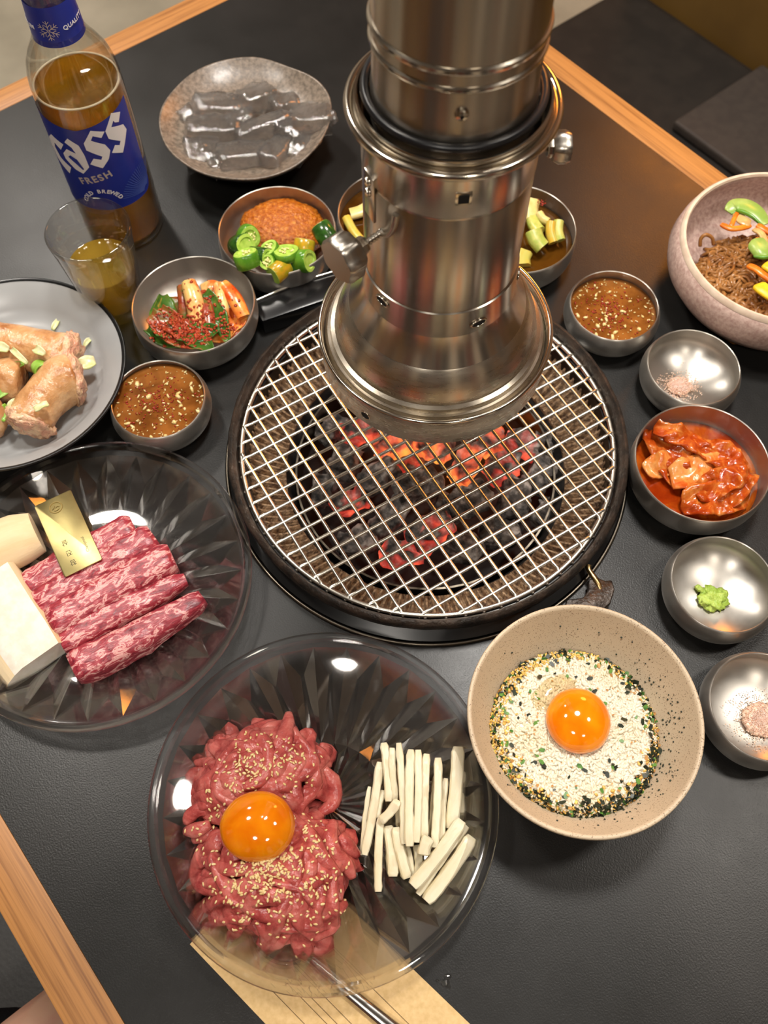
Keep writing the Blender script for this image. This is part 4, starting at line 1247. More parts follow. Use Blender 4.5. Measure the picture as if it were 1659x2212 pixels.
LET = {'a': [(-26.1, 119.9), (-22.0, 124.6), (-14.9, 118.9), (-13.1, 109.6), (-12.8, 97.6), (-19.6, 90.3), (-25.5, 93.5), (-31.7, 101.7), (-32.1, 106.8), (-26.5, 113.2), (-19.5, 110.5), (-21.5, 116.0)],
       's1': [(-2.3, 131.5), (7.6, 127.1), (3.8, 122.8), (-2.1, 126.3), (-4.5, 122.7), (4.7, 116.1), (7.2, 109.3), (3.9, 102.2), (-2.8, 95.3), (-11.2, 100.5), (-7.1, 105.8), (-1.8, 103.4), (-0.2, 106.1), (-10.3, 114.2), (-10.4, 120.7)],
       's2': [(17.1, 138.6), (25.8, 133.9), (21.3, 127.6), (17.8, 129.6), (17.0, 131.9), (13.7, 127.8), (24.8, 123.0), (26.8, 116.9), (22.8, 110.8), (16.6, 101.6), (7.7, 106.5), (12.1, 111.8), (15.7, 109.4), (17.6, 112.2), (8.8, 119.5), (8.2, 127.0)],
       'C': [(-38.9, 121.6), (-28.1, 116.9), (-33.4, 109.5), (-38.8, 113.5), (-41.0, 108.3), (-38.2, 99.5), (-29.5, 93.5), (-34.1, 85.3), (-45.1, 93.8), (-48.7, 104.0), (-46.7, 114.0)]}
for k_ in ('C', 'a', 's1', 's2'):
    flat_poly('letter', LET[k_], 0.0006, M['label_white'], lb)
flat_poly('letter_slit', [(-27.6, 105.5), (-25.0, 107.8), (-20.4, 104.5), (-17.4, 95.5), (-18.6, 94.6), (-22.4, 99.8)], 0.0009, M['label_blue'], lb)
add('lettering', wrap(text_mesh('lettering', 'FRESH', 0.0088, 0.00005, 1.25, bold=0.00025), BR, -0.0115, 0.0848, math.radians(15), 0.0006), M['label_silver'], lb)
txt = 'COLD BREWED'
for i, ch in enumerate(txt):
    if ch == ' ':
        continue
    a = math.radians(72 - i * 13.6)
    add('lettering', wrap(text_mesh('lettering', ch, 0.0052, 0.00005, bold=0.00012), BR, -0.0112 + 0.0158 * math.sin(-a), 0.0562 + 0.0158 * math.cos(a), a, 0.0006), M['label_white'], lb)
for i in range(22):
    a = math.radians(14 + i * 5.2)
    p = Vector((0.029, 0.0570)); c_, s_2 = math.cos(a), math.sin(a)
    q0, q1 = 0.0035, 0.026
    pts = [(-0.0005 + 0.030 - q0 * c_, 0.054 + q0 * s_2), (-0.0005 + 0.030 - q1 * c_, 0.054 + q1 * s_2)]
    w = 0.00035
    quad = [(pts[0][0] - w * s_2, pts[0][1] - w * c_), (pts[0][0] + w * s_2, pts[0][1] + w * c_), (pts[1][0] + w * s_2, pts[1][1] + w * c_), (pts[1][0] - w * s_2, pts[1][1] - w * c_)]
    if pts[1][1] < 0.085:
        flat_poly('ray', [(x * 1000, y * 1000) for x, y in quad], 0.0005, M['label_blue2'], lb, BR, 0.004)
def neck_r(z):
    return 0.0186 + (0.0169 - 0.0186) * (z - 0.190) / 0.03
nb = add('neck_label', lathe_mesh('neck_label', [(neck_r(0.1905) + 0.0005, 0.1905), (neck_r(0.205) + 0.0007, 0.205), (neck_r(0.2195) + 0.0005, 0.2195)], 60, ang=180), M['label_blue'], bot)
for k in range(6):
    def rot2(pts, a):
        return [((x * math.cos(a) - y * math.sin(a)) - 6.6, (x * math.sin(a) + y * math.cos(a)) + 203.7) for x, y in pts]
    a = k * PI / 3
    for seg in ([(-0.25, 0.4), (0.25, 0.4), (0.25, 7.2), (-0.25, 7.2)], [(0.0, 2.2), (2.2, 4.2), (2.2, 4.8), (0.0, 2.8)], [(0.0, 2.2), (-2.2, 4.2), (-2.2, 4.8), (0.0, 2.8)], [(0, 4.4), (1.9, 6.3), (1.9, 6.9), (0, 5.0)], [(0, 4.4), (-1.9, 6.3), (-1.9, 6.9), (0, 5.0)]):
        flat_poly('snowflake_arm', rot2(seg, a), 0.0012, M['label_silver'], nb, neck_r, 0.004)
add('lettering', wrap(text_mesh('lettering', 'QUALITY', 0.0042, 0.00005, 1.1, bold=0.0001), neck_r, 0.0125, 0.2042, math.radians(4), 0.0012), M['label_white'], nb)
add('lettering', wrap(text_mesh('lettering', 'PREMIUM', 0.0042, 0.00005, 1.1, bold=0.0001), neck_r, -0.0262, 0.2042, math.radians(0), 0.0012), M['label_white'], nb)

# ------------------------------------------------------------------ tumbler
M['tumbler_glass'] = clear('tumbler_glass', (0.96, 0.96, 0.95), 0.12, 1.25)
M['beer2'] = clear('beer_in_glass', (0.93, 0.78, 0.30), 0.5, 1.33, 0.5, 0.0, (0.95, 0.80, 0.34), 0, 150, 0.03, (0.30, (224, 184, 70)))
tum = empty('beer_tumbler', (-0.2299, 0.5101, 0.0002))
tag(tum, 'small clear tumbler half full of beer beside the bottle', 'glass')
rb, rt, ht = 0.0225, 0.0333, 0.0914
def tr(z): return rb + (rt - rb) * z / ht
add('glass_wall', lathe_mesh('glass_wall', [(0, 0.001), (rb - 0.003, 0.001), (rb - 0.001, 0.0), (rb, 0.001), (tr(0.02), 0.02), (tr(0.05), 0.05), (tr(0.085), 0.085), (rt, 0.0900), (rt - 0.0008, 0.0916), (rt - 0.0022, 0.0905), (tr(0.05) - 0.0018, 0.05), (tr(0.012) - 0.0020, 0.012), (rb - 0.006, 0.0085), (0, 0.008)], 72, ang=180), M['tumbler_glass'], tum)
add('beer', lathe_mesh('beer', [(0, 0.0086), (rb - 0.006, 0.0090), (tr(0.0125) - 0.0024, 0.0125), (tr(0.05) - 0.0022, 0.050), (tr(0.052) - 0.0020, 0.0522), (tr(0.05) - 0.0032, 0.0515), (0, 0.0515)], 72, ang=60), M['beer2'], tum)
rs = random.Random(4)
add('bubbles', join_many('bubbles', ico(1, 1.0), [Matrix.Translation(Vector((tr(0.05) * 0.8 * math.cos(a), tr(0.05) * 0.8 * math.sin(a), 0.0518))) @ Matrix.Scale(rs.uniform(0.0005, 0.0011), 4) for a in [rs.uniform(0.6, 2.8) for k in range(14)]]), M['foam'], tum)['kind'] = 'stuff'
# ------------------------------------------------------------------ pressed glass plates
M['plate_glass'] = pressed('smooth_glass_face', 0.5, 1.47, 0.035, 0.5)
M['plate_facets'] = pressed('cut_glass_facets', 0.45, 1.47, 0.40, 0.3)
def glass_plate_mesh(name, R=0.1110):
    N = 28
    sc = R / 0.111
    V, F = [], []
    flat = []
    # top: smooth
    top = [(0.0, 0.0060), (0.020, 0.0060), (0.036, 0.0061), (0.050, 0.0066), (0.062, 0.0080), (0.072, 0.0102), (0.082, 0.0134), (0.092, 0.0174), (0.100, 0.0208), (0.1045, 0.0222)]
    rim = [(0.1055, 0.0240), (0.1065, 0.0252), (0.1085, 0.0260), (0.1103, 0.0254), (0.1110, 0.0238), (0.1104, 0.0220), (0.1085, 0.0208), (0.1055, 0.0196)]
    n2 = 4 * N
    rows = []
    for r, z in top + rim:
        if r == 0:
            rows.append([len(V)]); V.append((0, 0, z)); continue
        row = []
        for k in range(n2):
            a = 2 * PI * k / n2
            row.append(len(V)); V.append((r * sc * math.cos(a), r * sc * math.sin(a), z))
        rows.append(row)
    for A, B in zip(rows, rows[1:]):
        for k in range(n2):
            k2 = (k + 1) % n2
            F.append((A[0], B[k], B[k2]) if len(A) == 1 else (A[k], B[k], B[k2], A[k2]))
    # underside: cut facets, rows of points set half a step apart
    prev = rows[-1]
    # seam ring between the smooth edge and the first facet row
    first = []
    for k in range(N):
        a = 2 * PI * k / N
        first.append(len(V)); V.append((0.1030 * sc * math.cos(a), 0.1030 * sc * math.sin(a), 0.0172))
    for k in range(N):
        b = 4 * k
        quad = [prev[(b + j) % n2] for j in range(5)]
        nx = first[(k + 1) % N]
        F.append((quad[0], first[k], quad[1])); F.append((quad[1], first[k], quad[2]))
        F.append((quad[2], first[k], nx)); F.append((quad[2], nx, quad[3])); F.append((quad[3], nx, quad[4]))
    def ring(r, z, off):
        out = []
        for k in range(N):
            a = 2 * PI * (k + off) / N
            out.append(len(V)); V.append((r * sc * math.cos(a), r * sc * math.sin(a), z))
        return out
    RB, RCc, RD, RE = ring(0.0855, 0.0066, 0.5), ring(0.0690, 0.0084, 0), ring(0.0520, 0.0006, 0.5), ring(0.0400, 0.0036, 0)
    for k in range(N):
        p_, q_ = (k - 1) % N, (k + 1) % N
        F += [(first[k], RB[p_], RCc[k]), (first[k], RCc[k], RB[k]), (first[k], RB[k], first[q_])]     # long kites split by a radial ridge
        F += [(RB[k], RCc[k], RD[k]), (RB[k], RD[k], RCc[q_])]
        F += [(RCc[k], RD[p_], RE[k]), (RCc[k], RE[k], RD[k]), (RD[k], RE[k], RE[q_])]
    last = RE
    # radial flutes of the centre
    c2 = []
    for k in range(2 * N):
        a = 2 * PI * k / (2 * N)
        c2.append(len(V)); V.append((0.034 * sc * math.cos(a), 0.034 * sc * math.sin(a), 0.0002 if k % 2 == 0 else 0.0034))
    for k in range(N):
        k2 = (k + 1) % N
        F += [(last[k], c2[2 * k], c2[2 * k + 1]), (last[k], c2[2 * k + 1], last[k2]), (last[k2], c2[2 * k + 1], c2[(2 * k + 2) % (2 * N)])]
    ci_ = len(V); V.append((0, 0, 0.0012))
    for k in range(2 * N):
        F.append((c2[k], ci_, c2[(k + 1) % (2 * N)]))
    me = recalc(mesh(name, V, F, True, 180))
    me.set_sharp_from_angle(angle=math.radians(14))
    me.materials.append(M['plate_glass'])
    me.materials.append(M['plate_facets'])
    for p in me.polygons:
        if p.normal.z < 0.2 and math.hypot(p.center.x, p.center.y) < 0.1032 * sc:
            p.material_index = 1
    return me
PLM = glass_plate_mesh('glass_plate')
pA = (-0.2050, 0.2472)
pB = (-0.0383, 0.0936)
o = add('glass_plate', PLM, M['plate_glass'], None, (pA[0], pA[1], 0.0006), (0, 0, 0.3))
tag(o, 'faceted clear glass plate with raw beef strips and mushrooms', 'plate', 'pressed glass plates')
o = add('glass_plate', PLM, M['plate_glass'], None, (pB[0], pB[1], 0.0022), (0, 0, 0.1))
tag(o, 'faceted clear glass plate with beef tartare and pear sticks', 'plate', 'pressed glass plates')

# marbled beef strips ----------------------------------------------------------
def beef_mat(name, seed, red=(146, 42, 54), pink=(186, 88, 94), fat=(214, 158, 152)):
    m, nt, b = nodes_of(name)
    v = coords(nt, (0.42, 1.0, 1.0), 'Object', (0, 0, 0.12))
    mp = v.node
    mp.inputs['Location'].default_value = (seed, seed * 0.7, 0)
    f = nz(nt, v, 230, 6, 0.62, 0.9)
    nt.links.new(ramp(nt, f, [(0.32, lin((104, 26, 40))), (0.45, lin(red)), (0.52, lin((168, 66, 76))), (0.555, lin(fat)), (0.60, lin(fat)), (0.64, lin((170, 70, 78))), (0.78, lin(red))]), b.inputs['Base Color'])
    b.inputs['Roughness'].default_value = 0.32
    b.inputs['Subsurface Weight'].default_value = 0.12
    b.inputs['Subsurface Radius'].default_value = (0.004, 0.0015, 0.001)
    bump(nt, b, nz(nt, v, 420, 4), 0.45, 0.0012)
    return m
BEEF = [((-0.2570, 0.2386, 0.0165), (-0.1843, 0.2891, 0.0165), 0.0225, 0.016, 'marbled raw beef strip lying under the brass tag'),
        ((-0.2450, 0.2257, 0.0175), (-0.1683, 0.2806, 0.0175), 0.0235, 0.018, 'marbled raw beef strip second from the brass tag end'),
        ((-0.2321, 0.2122, 0.0180), (-0.1528, 0.2641, 0.0180), 0.0250, 0.019, 'broad middle beef strip of the five'),
        ((-0.2238, 0.1994, 0.0170), (-0.1422, 0.2474, 0.0170), 0.0215, 0.016, 'narrow beef strip with a fatty side, fourth of five'),
        ((-0.2125, 0.1807, 0.0180), (-0.1285, 0.2332, 0.0180), 0.0245, 0.019, 'tapered beef strip nearest the glass plate edge')]
for i, (a, b, w, h, lab) in enumerate(BEEF):
    A, B = Vector(a), Vector(b)
    L = (B - A).length
    n = 30
    pts, scl = [], []
    for k in range(n + 1):
        f = k / n
        y = 0.0022 * math.sin(PI * f) * (1 if i in (0, 4) else 0.4) * (-1 if i == 4 else 1) + 0.0008 * noise.noise(Vector((f * 6, i * 3.1, 0)))
        pts.append(Vector(((f - 0.5) * L, y, 0.0007 * noise.noise(Vector((f * 5, i * 2.3, 4))))))
        e = min(f, 1 - f)
        tp = 1.0 if i not in (3, 4) else (1.0 - 0.45 * f ** 2.2)
        scl.append(tp * (0.80 + 0.20 * min(1, e / 0.05)) * (1 + 0.09 * noise.noise(Vector((f * 9, i, 2)))))
    sec = [(w / 2 * x, h / 2 * y) for x, y in [(1, -0.9), (1.02, -0.3), (0.98, 0.35), (0.86, 0.82), (0.5, 1.0), (0, 1.04), (-0.5, 1.0), (-0.86, 0.84), (-0.98, 0.4), (-1.02, -0.3), (-1, -0.9), (0, -1)]]
    V_, F_ = sweep(pts, sec, scl)
    V_ = [v + Vector((0, 0.0007 * noise.noise(v * 160), 0.0008 * noise.noise(v * 170 + Vector((0, 7, i))))) for v in V_]
    o = add('beef_strip', recalc(mesh('beef_strip', V_, F_, True, 75)), beef_mat('marbled_beef_%d' % i, 0.37 * i + 0.1), None, (A + B) / 2, (0, 0, math.atan2(B.y - A.y, B.x - A.x)))
    tag(o, lab, 'beef', 'raw beef strips on the glass plate')

# mushrooms ----------------------------------------------------------------------
M['mush_skin'] = pm('mushroom_skin', (210, 182, 138), (228, 206, 168), ns=40, rough=0.6, scl=(0.12, 1, 1), bstr=0.35, bs=240, sss=0.1)
M['mush_cut'] = pm('mushroom_cut_face', (226, 220, 208), (216, 208, 192), ns=120, rough=0.6, sss=0.2, bstr=0.1, bs=300)
def mushroom(a, b, sec, sc, cutf, label, up=(0, 0, 1)):
    A, B = Vector(a), Vector(b)
    L = (B - A).length
    n = len(sc) * 4
    pts = [Vector(((k / (n - 1) - 0.5) * L, 0, 0)) for k in range(n)]
    s2 = []
    for k in range(n):
        f = k / (n - 1) * (len(sc) - 1)
        j = min(int(f), len(sc) - 2)
        s2.append(sc[j] + (sc[j + 1] - sc[j]) * (f - j))
    V_, F_ = sweep(pts, sec, s2)
    me = recalc(mesh('mushroom', V_, F_, True, 55))
    me.materials.append(M['mush_skin'])
    me.materials.append(M['mush_cut'])
    for p in me.polygons:
        if cutf(p.normal):
            p.material_index = 1
    o = add('mushroom', me, None, None, (A + B) / 2, (0, 0, math.atan2(B.y - A.y, B.x - A.x)))
    tag(o, label, 'mushroom', 'king oyster mushroom pieces')
    return o
rsec = [(0.0215 * math.cos(a), 0.0105 + 0.014 * math.sin(a) if math.sin(a) > 0 else 0.0105 * (1 + math.sin(a)) - 0.002) for a in [2 * PI * k / 24 for k in range(24)]]
mushroom((-0.3104, 0.2554, 0.0080), (-0.2559, 0.2856, 0.0080), rsec, [1.0, 1.05, 1.03, 1.0, 0.96, 0.78], lambda nn: False, 'cream coloured king oyster mushroom stem beside the brass tag')
hsec = [(0.0235, 0.0), (0.0255, 0.005), (0.0225, 0.011), (0.0150, 0.0165), (0.0080, 0.0195), (-0.0215, 0.0205), (-0.0245, 0.016), (-0.0245, 0.0), (0, -0.001)]
mushroom((-0.2387, 0.1840, 0.0070), (-0.2854, 0.2423, 0.0070), [(-x, y) for x, y in hsec], [0.96, 1.0, 1.0, 1.02, 1.04], lambda nn: nn.z > 0.85 or abs(nn.x) > 0.8, 'white cut king oyster mushroom half at the front of the plate')

# brass name tag ----------------------------------------------------------------
M['tag_brass'] = steel('brushed_brass', (168, 154, 104), 0.42, bstr=0.08, bs=500, var=0.25)
M['engrave'] = pm('dark_engraving', (52, 40, 14), rough=0.6)
M['engrave_soft'] = pm('worn_engraving', (140, 120, 66), rough=0.6, metal=0.4)
c_tl, c_tr, c_br, c_bl = Vector((-0.2597, 0.3021, 0.0245)), Vector((-0.2347, 0.3151, 0.0245)), Vector((-0.1991, 0.2595, 0.0285)), Vector((-0.2235, 0.2445, 0.0285))
ex = ((c_tl - c_tr) + (c_bl - c_br)).normalized()
ey = ((c_bl - c_tl) + (c_br - c_tr)).normalized()
ez = ex.cross(ey).normalized()
ey = ez.cross(ex).normalized()
wT = ((c_tl - c_tr).length + (c_bl - c_br).length) / 2
lT = ((c_bl - c_tl).length + (c_br - c_tr).length) / 2
org = (c_tl + c_tr + c_br + c_bl) / 4
MT = Matrix.Translation(org) @ Matrix((ex, ey, ez)).transposed().to_4x4()
cr = 0.0016
pol = []
for sx, sy, a0 in ((1, 1, 0), (-1, 1, 90), (-1, -1, 180), (1, -1, 270)):
    for k in range(5):
        a = math.radians(a0 + k * 22.5)
        pol.append((sx * (wT / 2 - cr) + cr * math.cos(a), sy * (lT / 2 - cr) + cr * math.sin(a)))
tg = add('name_tag', bevel(recalc(mesh('name_tag', *poly_prism(pol, -0.0005, 0.0005), False)), 0.0002, 1), M['tag_brass'])
tg.matrix_world = MT
tag(tg, 'brass name tag with engraved writing resting on beef strips', 'tag')
for ch, y in (('\ucc38', 0.375), ('\uc9c4', 0.245), ('\uc0b4', 0.105)):
    add('engraved_letter', text_mesh('engraved_letter', ch, 0.0052, 0.00004), M['engrave'], tg, (wT * 0.17, lT * y, 0.00056))
add('engraved_letter', text_mesh('engraved_letter', 'Chamjinsal', 0.0030, 0.00004, 1.05), M['engrave'], tg, (-wT * 0.27, lT * 0.235, 0.00056), (0, 0, -PI / 2))
em = add('emblem', lathe_mesh('emblem', torus_prof(0.0046, 0.0005, 0.0005, 6), 32, True), M['engrave_soft'], tg, (wT * 0.02, -lT * 0.36, 0.0))
for pts in ([(-0.0026, 0.0006, 0.0007), (-0.0012, -0.0004, 0.0007), (0.0002, 0.0004, 0.0007)], [(0.0030, 0.0008, 0.0007), (0.0014, -0.0002, 0.0007), (0.0004, -0.0016, 0.0007)], [(-0.002, 0.0020, 0.0007), (0, 0.0028, 0.0007), (0.002, 0.0022, 0.0007)]):
    add('emblem_stroke', tube_mesh('emblem_stroke', pts, 0.00028, 6), M['engrave_soft'], em)

# ------------------------------------------------------------------ beef tartare
def raw_mat():
    m, nt, b = nodes_of('raw_beef_tartare')
    v = coords(nt)
    nt.links.new(ramp(nt, nz(nt, v, 90, 5, 0.6, 0.5), [(0.32, lin((146, 52, 52))), (0.5, lin((188, 90, 84))), (0.68, lin((206, 122, 112)))]), b.inputs['Base Color'])
    b.inputs['Roughness'].default_value = 0.22
    b.inputs['Subsurface Weight'].default_value = 0.2
    b.inputs['Subsurface Radius'].default_value = (0.004, 0.001, 0.001)
    bump(nt, b, nz(nt, v, 330, 4), 0.5, 0.0012)
    return m
M['raw'] = raw_mat()
mounds = [(Vector((-0.0779, 0.1073, 0.0140)), 0.0465, 0.0335, 0.34, 0.027), (Vector((-0.0675, 0.0511, 0.0140)), 0.0490, 0.0400, -0.15, 0.030)]
def dome(mi, x, y):
    c, a, b, rz, h = mounds[mi]
    dx, dy = x - c.x, y - c.y
    u = (dx * math.cos(rz) + dy * math.sin(rz)) / a
    v = (-dx * math.sin(rz) + dy * math.cos(rz)) / b
    return 0.0105 + h * max(0.0, 1 - (u * u + v * v)) ** 0.6
allV, allF = [], []
LABT = ['upper mound of raw beef tartare strips with sesame', 'lower mound of raw beef tartare strips with sesame']
def beef_strand(root, pts, w, h, tw, tp):
    P_ = smooth_path(pts, 4)
    n = len(P_)
    sc = [(0.55 + 0.45 * min(1, min(k, n - 1 - k) / 3)) * (1 + 0.18 * noise.noise(P_[k] * 120)) for k in range(n)]
    V_, F_ = sweep(P_, [(w / 2 * x, h / 2 * y) for x, y in [(1, -0.2), (0.85, 0.55), (0.35, 0.95), (-0.35, 0.95), (-0.85, 0.55), (-1, -0.2), (-0.6, -0.9), (0.6, -0.9)]], sc, twist=tw)
    b0 = len(allV)
    allV.extend(V_)
    allF.extend(tuple(b0 + i for i in f) for f in F_)
    add('meat_strand', recalc(mesh('meat_strand', [v - root.location for v in V_], F_, True, 100)), M['raw'], root)
for mi in range(2):
    c, a, b, rz, h = mounds[mi]
    root = empty('beef_tartare', (c.x, c.y, 0.009))
    tag(root, LABT[mi], 'beef tartare', 'mounds of beef tartare')
    core = lathe_mesh('meat_core', [(0, 0.9), (0.35, 0.85), (0.62, 0.68), (0.8, 0.42), (0.86, 0.0), (0, 0.0)], 32, False, lambda r, z, t, i: (r * (1 + 0.10 * math.sin(3 * t + mi)), z))
    for v in core.vertices:
        x, y = v.co.x * a, v.co.y * b
        v.co = (x * math.cos(rz) - y * math.sin(rz), x * math.sin(rz) + y * math.cos(rz), v.co.z * h * 0.86 + 0.001)
    add('meat_core', core, M['raw'], root)
    r = random.Random(40 + mi)
    for i in range(58):
        q = math.sqrt(r.random()) * 1.0
        t = r.uniform(0, 2 * PI)
        x0 = c.x + q * (a * math.cos(t) * math.cos(rz) - b * math.sin(t) * math.sin(rz))
        y0 = c.y + q * (a * math.cos(t) * math.sin(rz) + b * math.sin(t) * math.cos(rz))
        d = r.uniform(0, 2 * PI)
        cu = r.uniform(-1, 1) * 60
        st = r.uniform(0.0062, 0.0092)
        x, y = x0, y0
        pts = []
        for k in range(r.randint(5, 8)):
            uu = ((x - c.x) / a) ** 2 + ((y - c.y) / b) ** 2
            pts.append((x, y, dome(mi, x, y) + r.uniform(-0.0012, 0.0022)))
            d += cu * st + r.uniform(-0.25, 0.25)
            if uu > 1.0:
                d = math.atan2(c.y - y, c.x - x) + r.uniform(-0.9, 0.9)
            x += st * math.cos(d); y += st * math.sin(d)
        beef_strand(root, pts, r.uniform(0.0075, 0.0125), r.uniform(0.0046, 0.0066), r.uniform(-1, 1), 1)
    extra = [[(-0.0636, 0.1502, 0.0200), (-0.0635, 0.1393, 0.0260), (-0.0670, 0.1287, 0.0320), (-0.0717, 0.1192, 0.0340)], [(-0.0384, 0.1128, 0.0260), (-0.0321, 0.1040, 0.0200), (-0.0329, 0.0932, 0.0160), (-0.0420, 0.0872, 0.0150)],
             [(-0.1259, 0.0801, 0.0160), (-0.1220, 0.0856, 0.0200), (-0.1147, 0.0887, 0.0220), (-0.1079, 0.0859, 0.0180)], [(-0.1205, 0.0706, 0.0160), (-0.1118, 0.0734, 0.0210), (-0.1040, 0.0753, 0.0200)], [(-0.0863, 0.1351, 0.0280), (-0.0767, 0.1273, 0.0340), (-0.0729, 0.1158, 0.0380), (-0.0764, 0.1040, 0.0400), (-0.0876, 0.0988, 0.0400)],
             [(-0.1264, 0.0758, 0.0160), (-0.1168, 0.0756, 0.0240), (-0.1087, 0.0787, 0.0260)], [(-0.1090, 0.0662, 0.0180), (-0.1000, 0.0663, 0.0240), (-0.0918, 0.0670, 0.0260)]] if mi == 0 else \
            [[(-0.1117, 0.0510, 0.0200), (-0.1016, 0.0465, 0.0260), (-0.0920, 0.0429, 0.0300)], [(-0.0314, 0.0810, 0.0220), (-0.0335, 0.0717, 0.0280), (-0.0314, 0.0624, 0.0300), (-0.0237, 0.0556, 0.0240), (-0.0193, 0.0477, 0.0200)],
             [(-0.0161, 0.0613, 0.0160), (-0.0222, 0.0657, 0.0220), (-0.0275, 0.0720, 0.0260)], [(-0.0522, 0.0791, 0.0300), (-0.0444, 0.0691, 0.0360), (-0.0371, 0.0577, 0.0360), (-0.0276, 0.0485, 0.0300)], [(-0.1057, 0.0381, 0.0180), (-0.0939, 0.0338, 0.0240), (-0.0797, 0.0305, 0.0260)],
             [(-0.0833, 0.0252, 0.0220), (-0.0720, 0.0183, 0.0200), (-0.0591, 0.0152, 0.0180), (-0.0488, 0.0183, 0.0200)], [(-0.0236, 0.0342, 0.0160), (-0.0302, 0.0299, 0.0220), (-0.0418, 0.0258, 0.0260)]]
    for e_ in extra:
        beef_strand(root, e_, 0.0095, 0.0066, 0.4, 1)
BV = BVHTree.FromPolygons([tuple(v) for v in allV], allF)
def top_z(bv, x, y, d=0.01):
    h = bv.ray_cast(Vector((x, y, 0.2)), Vector((0, 0, -1)))
    return (h[0].z, h[1]) if h[0] else (None, None)

# egg yolks -----------------------------------------------------------------
def yolk_mat(name, a, b_):
    m, nt, b = nodes_of(name)
    v = coords(nt)
    nt.links.new(ramp(nt, nz(nt, v, 45, 3, 0.5, 0.4), [(0.35, lin(a)), (0.65, lin(b_))]), b.inputs['Base Color'])
    b.inputs['Roughness'].default_value = 0.07
    b.inputs['Subsurface Weight'].default_value = 0.45
    b.inputs['Subsurface Radius'].default_value = (0.012, 0.005, 0.001)
    b.inputs['Coat Weight'].default_value = 0.6
    b.inputs['Coat Roughness'].default_value = 0.02
    return m
M['yolk'] = yolk_mat('egg_yolk', (226, 118, 6), (244, 150, 14))
def yolk(p, rx, ry, rz, h, label, rotz=0):
    V, F = ico(4)
    out = []
    for v in V:
        z = v.z * rz
        q = 1 + 0.03 * noise.noise(v * 1.5)
        if v.z < 0:
            z = v.z * rz * 0.75
        out.append((v.x * rx * q, v.y * ry * q, z))
    o = add('egg_yolk', recalc(mesh('egg_yolk', out, F, True, 180)), M['yolk'], None, p, (0, 0, rotz))
    tag(o, label, 'egg yolk')
    return o
yolk((-0.0764, 0.0751, 0.0440), 0.0230, 0.0205, 0.0135, 0, 'glossy orange egg yolk on the beef tartare')

# sesame ------------------------------------------------------------------------
M['sesame'] = pm('toasted_sesame', (242, 218, 164), (228, 192, 128), ns=700, rough=0.45)
def sesame_on(name, bv, spots, label, size=0.0030, seed=1, zmax=1.0, parent=None):
    r = random.Random(seed)
    pl = []
    for cx_, cy_, sx, sy, n in spots:
        for i in range(n):
            x, y = r.gauss(cx_, sx), r.gauss(cy_, sy)
            z, nn = top_z(bv, x, y)
            if z is None:
                continue
            q = Vector((0, 0, 1)).rotation_difference(nn).to_matrix().to_4x4()
            pl.append(Matrix.Translation((x, y, z + 0.0005)) @ q @ Matrix.Rotation(r.uniform(0, 6), 4, 'Z') @ Matrix.Scale(r.uniform(0.8, 1.1), 4))
    o = add(name, join_many(name, seed_shape(size, size * 0.62, size * 0.34), pl), M['sesame'], parent)
    tag(o, label, 'sesame', None, 'stuff')
    return o
def sp_(p, sx, sy, n): return (p[0], p[1], sx, sy, n)
sesame_on('sesame_seeds', BV, [sp_((-0.0836, 0.1109, 0.0360), 0.010, 0.010, 95), sp_((-0.0596, 0.1121, 0.0340), 0.012, 0.012, 55), sp_((-0.0722, 0.0537, 0.0360), 0.013, 0.007, 150), sp_((-0.0587, 0.0371, 0.0340), 0.022, 0.014, 190), sp_((-0.0446, 0.0710, 0.0340), 0.012, 0.010, 60), sp_((-0.1013, 0.0953, 0.0300), 0.012, 0.012, 30), sp_((-0.0850, 0.0414, 0.0300), 0.018, 0.012, 60), sp_((-0.1110, 0.0767, 0.0220), 0.008, 0.008, 16)], 'pale sesame seeds sprinkled over the beef tartare', 0.0030, 5)

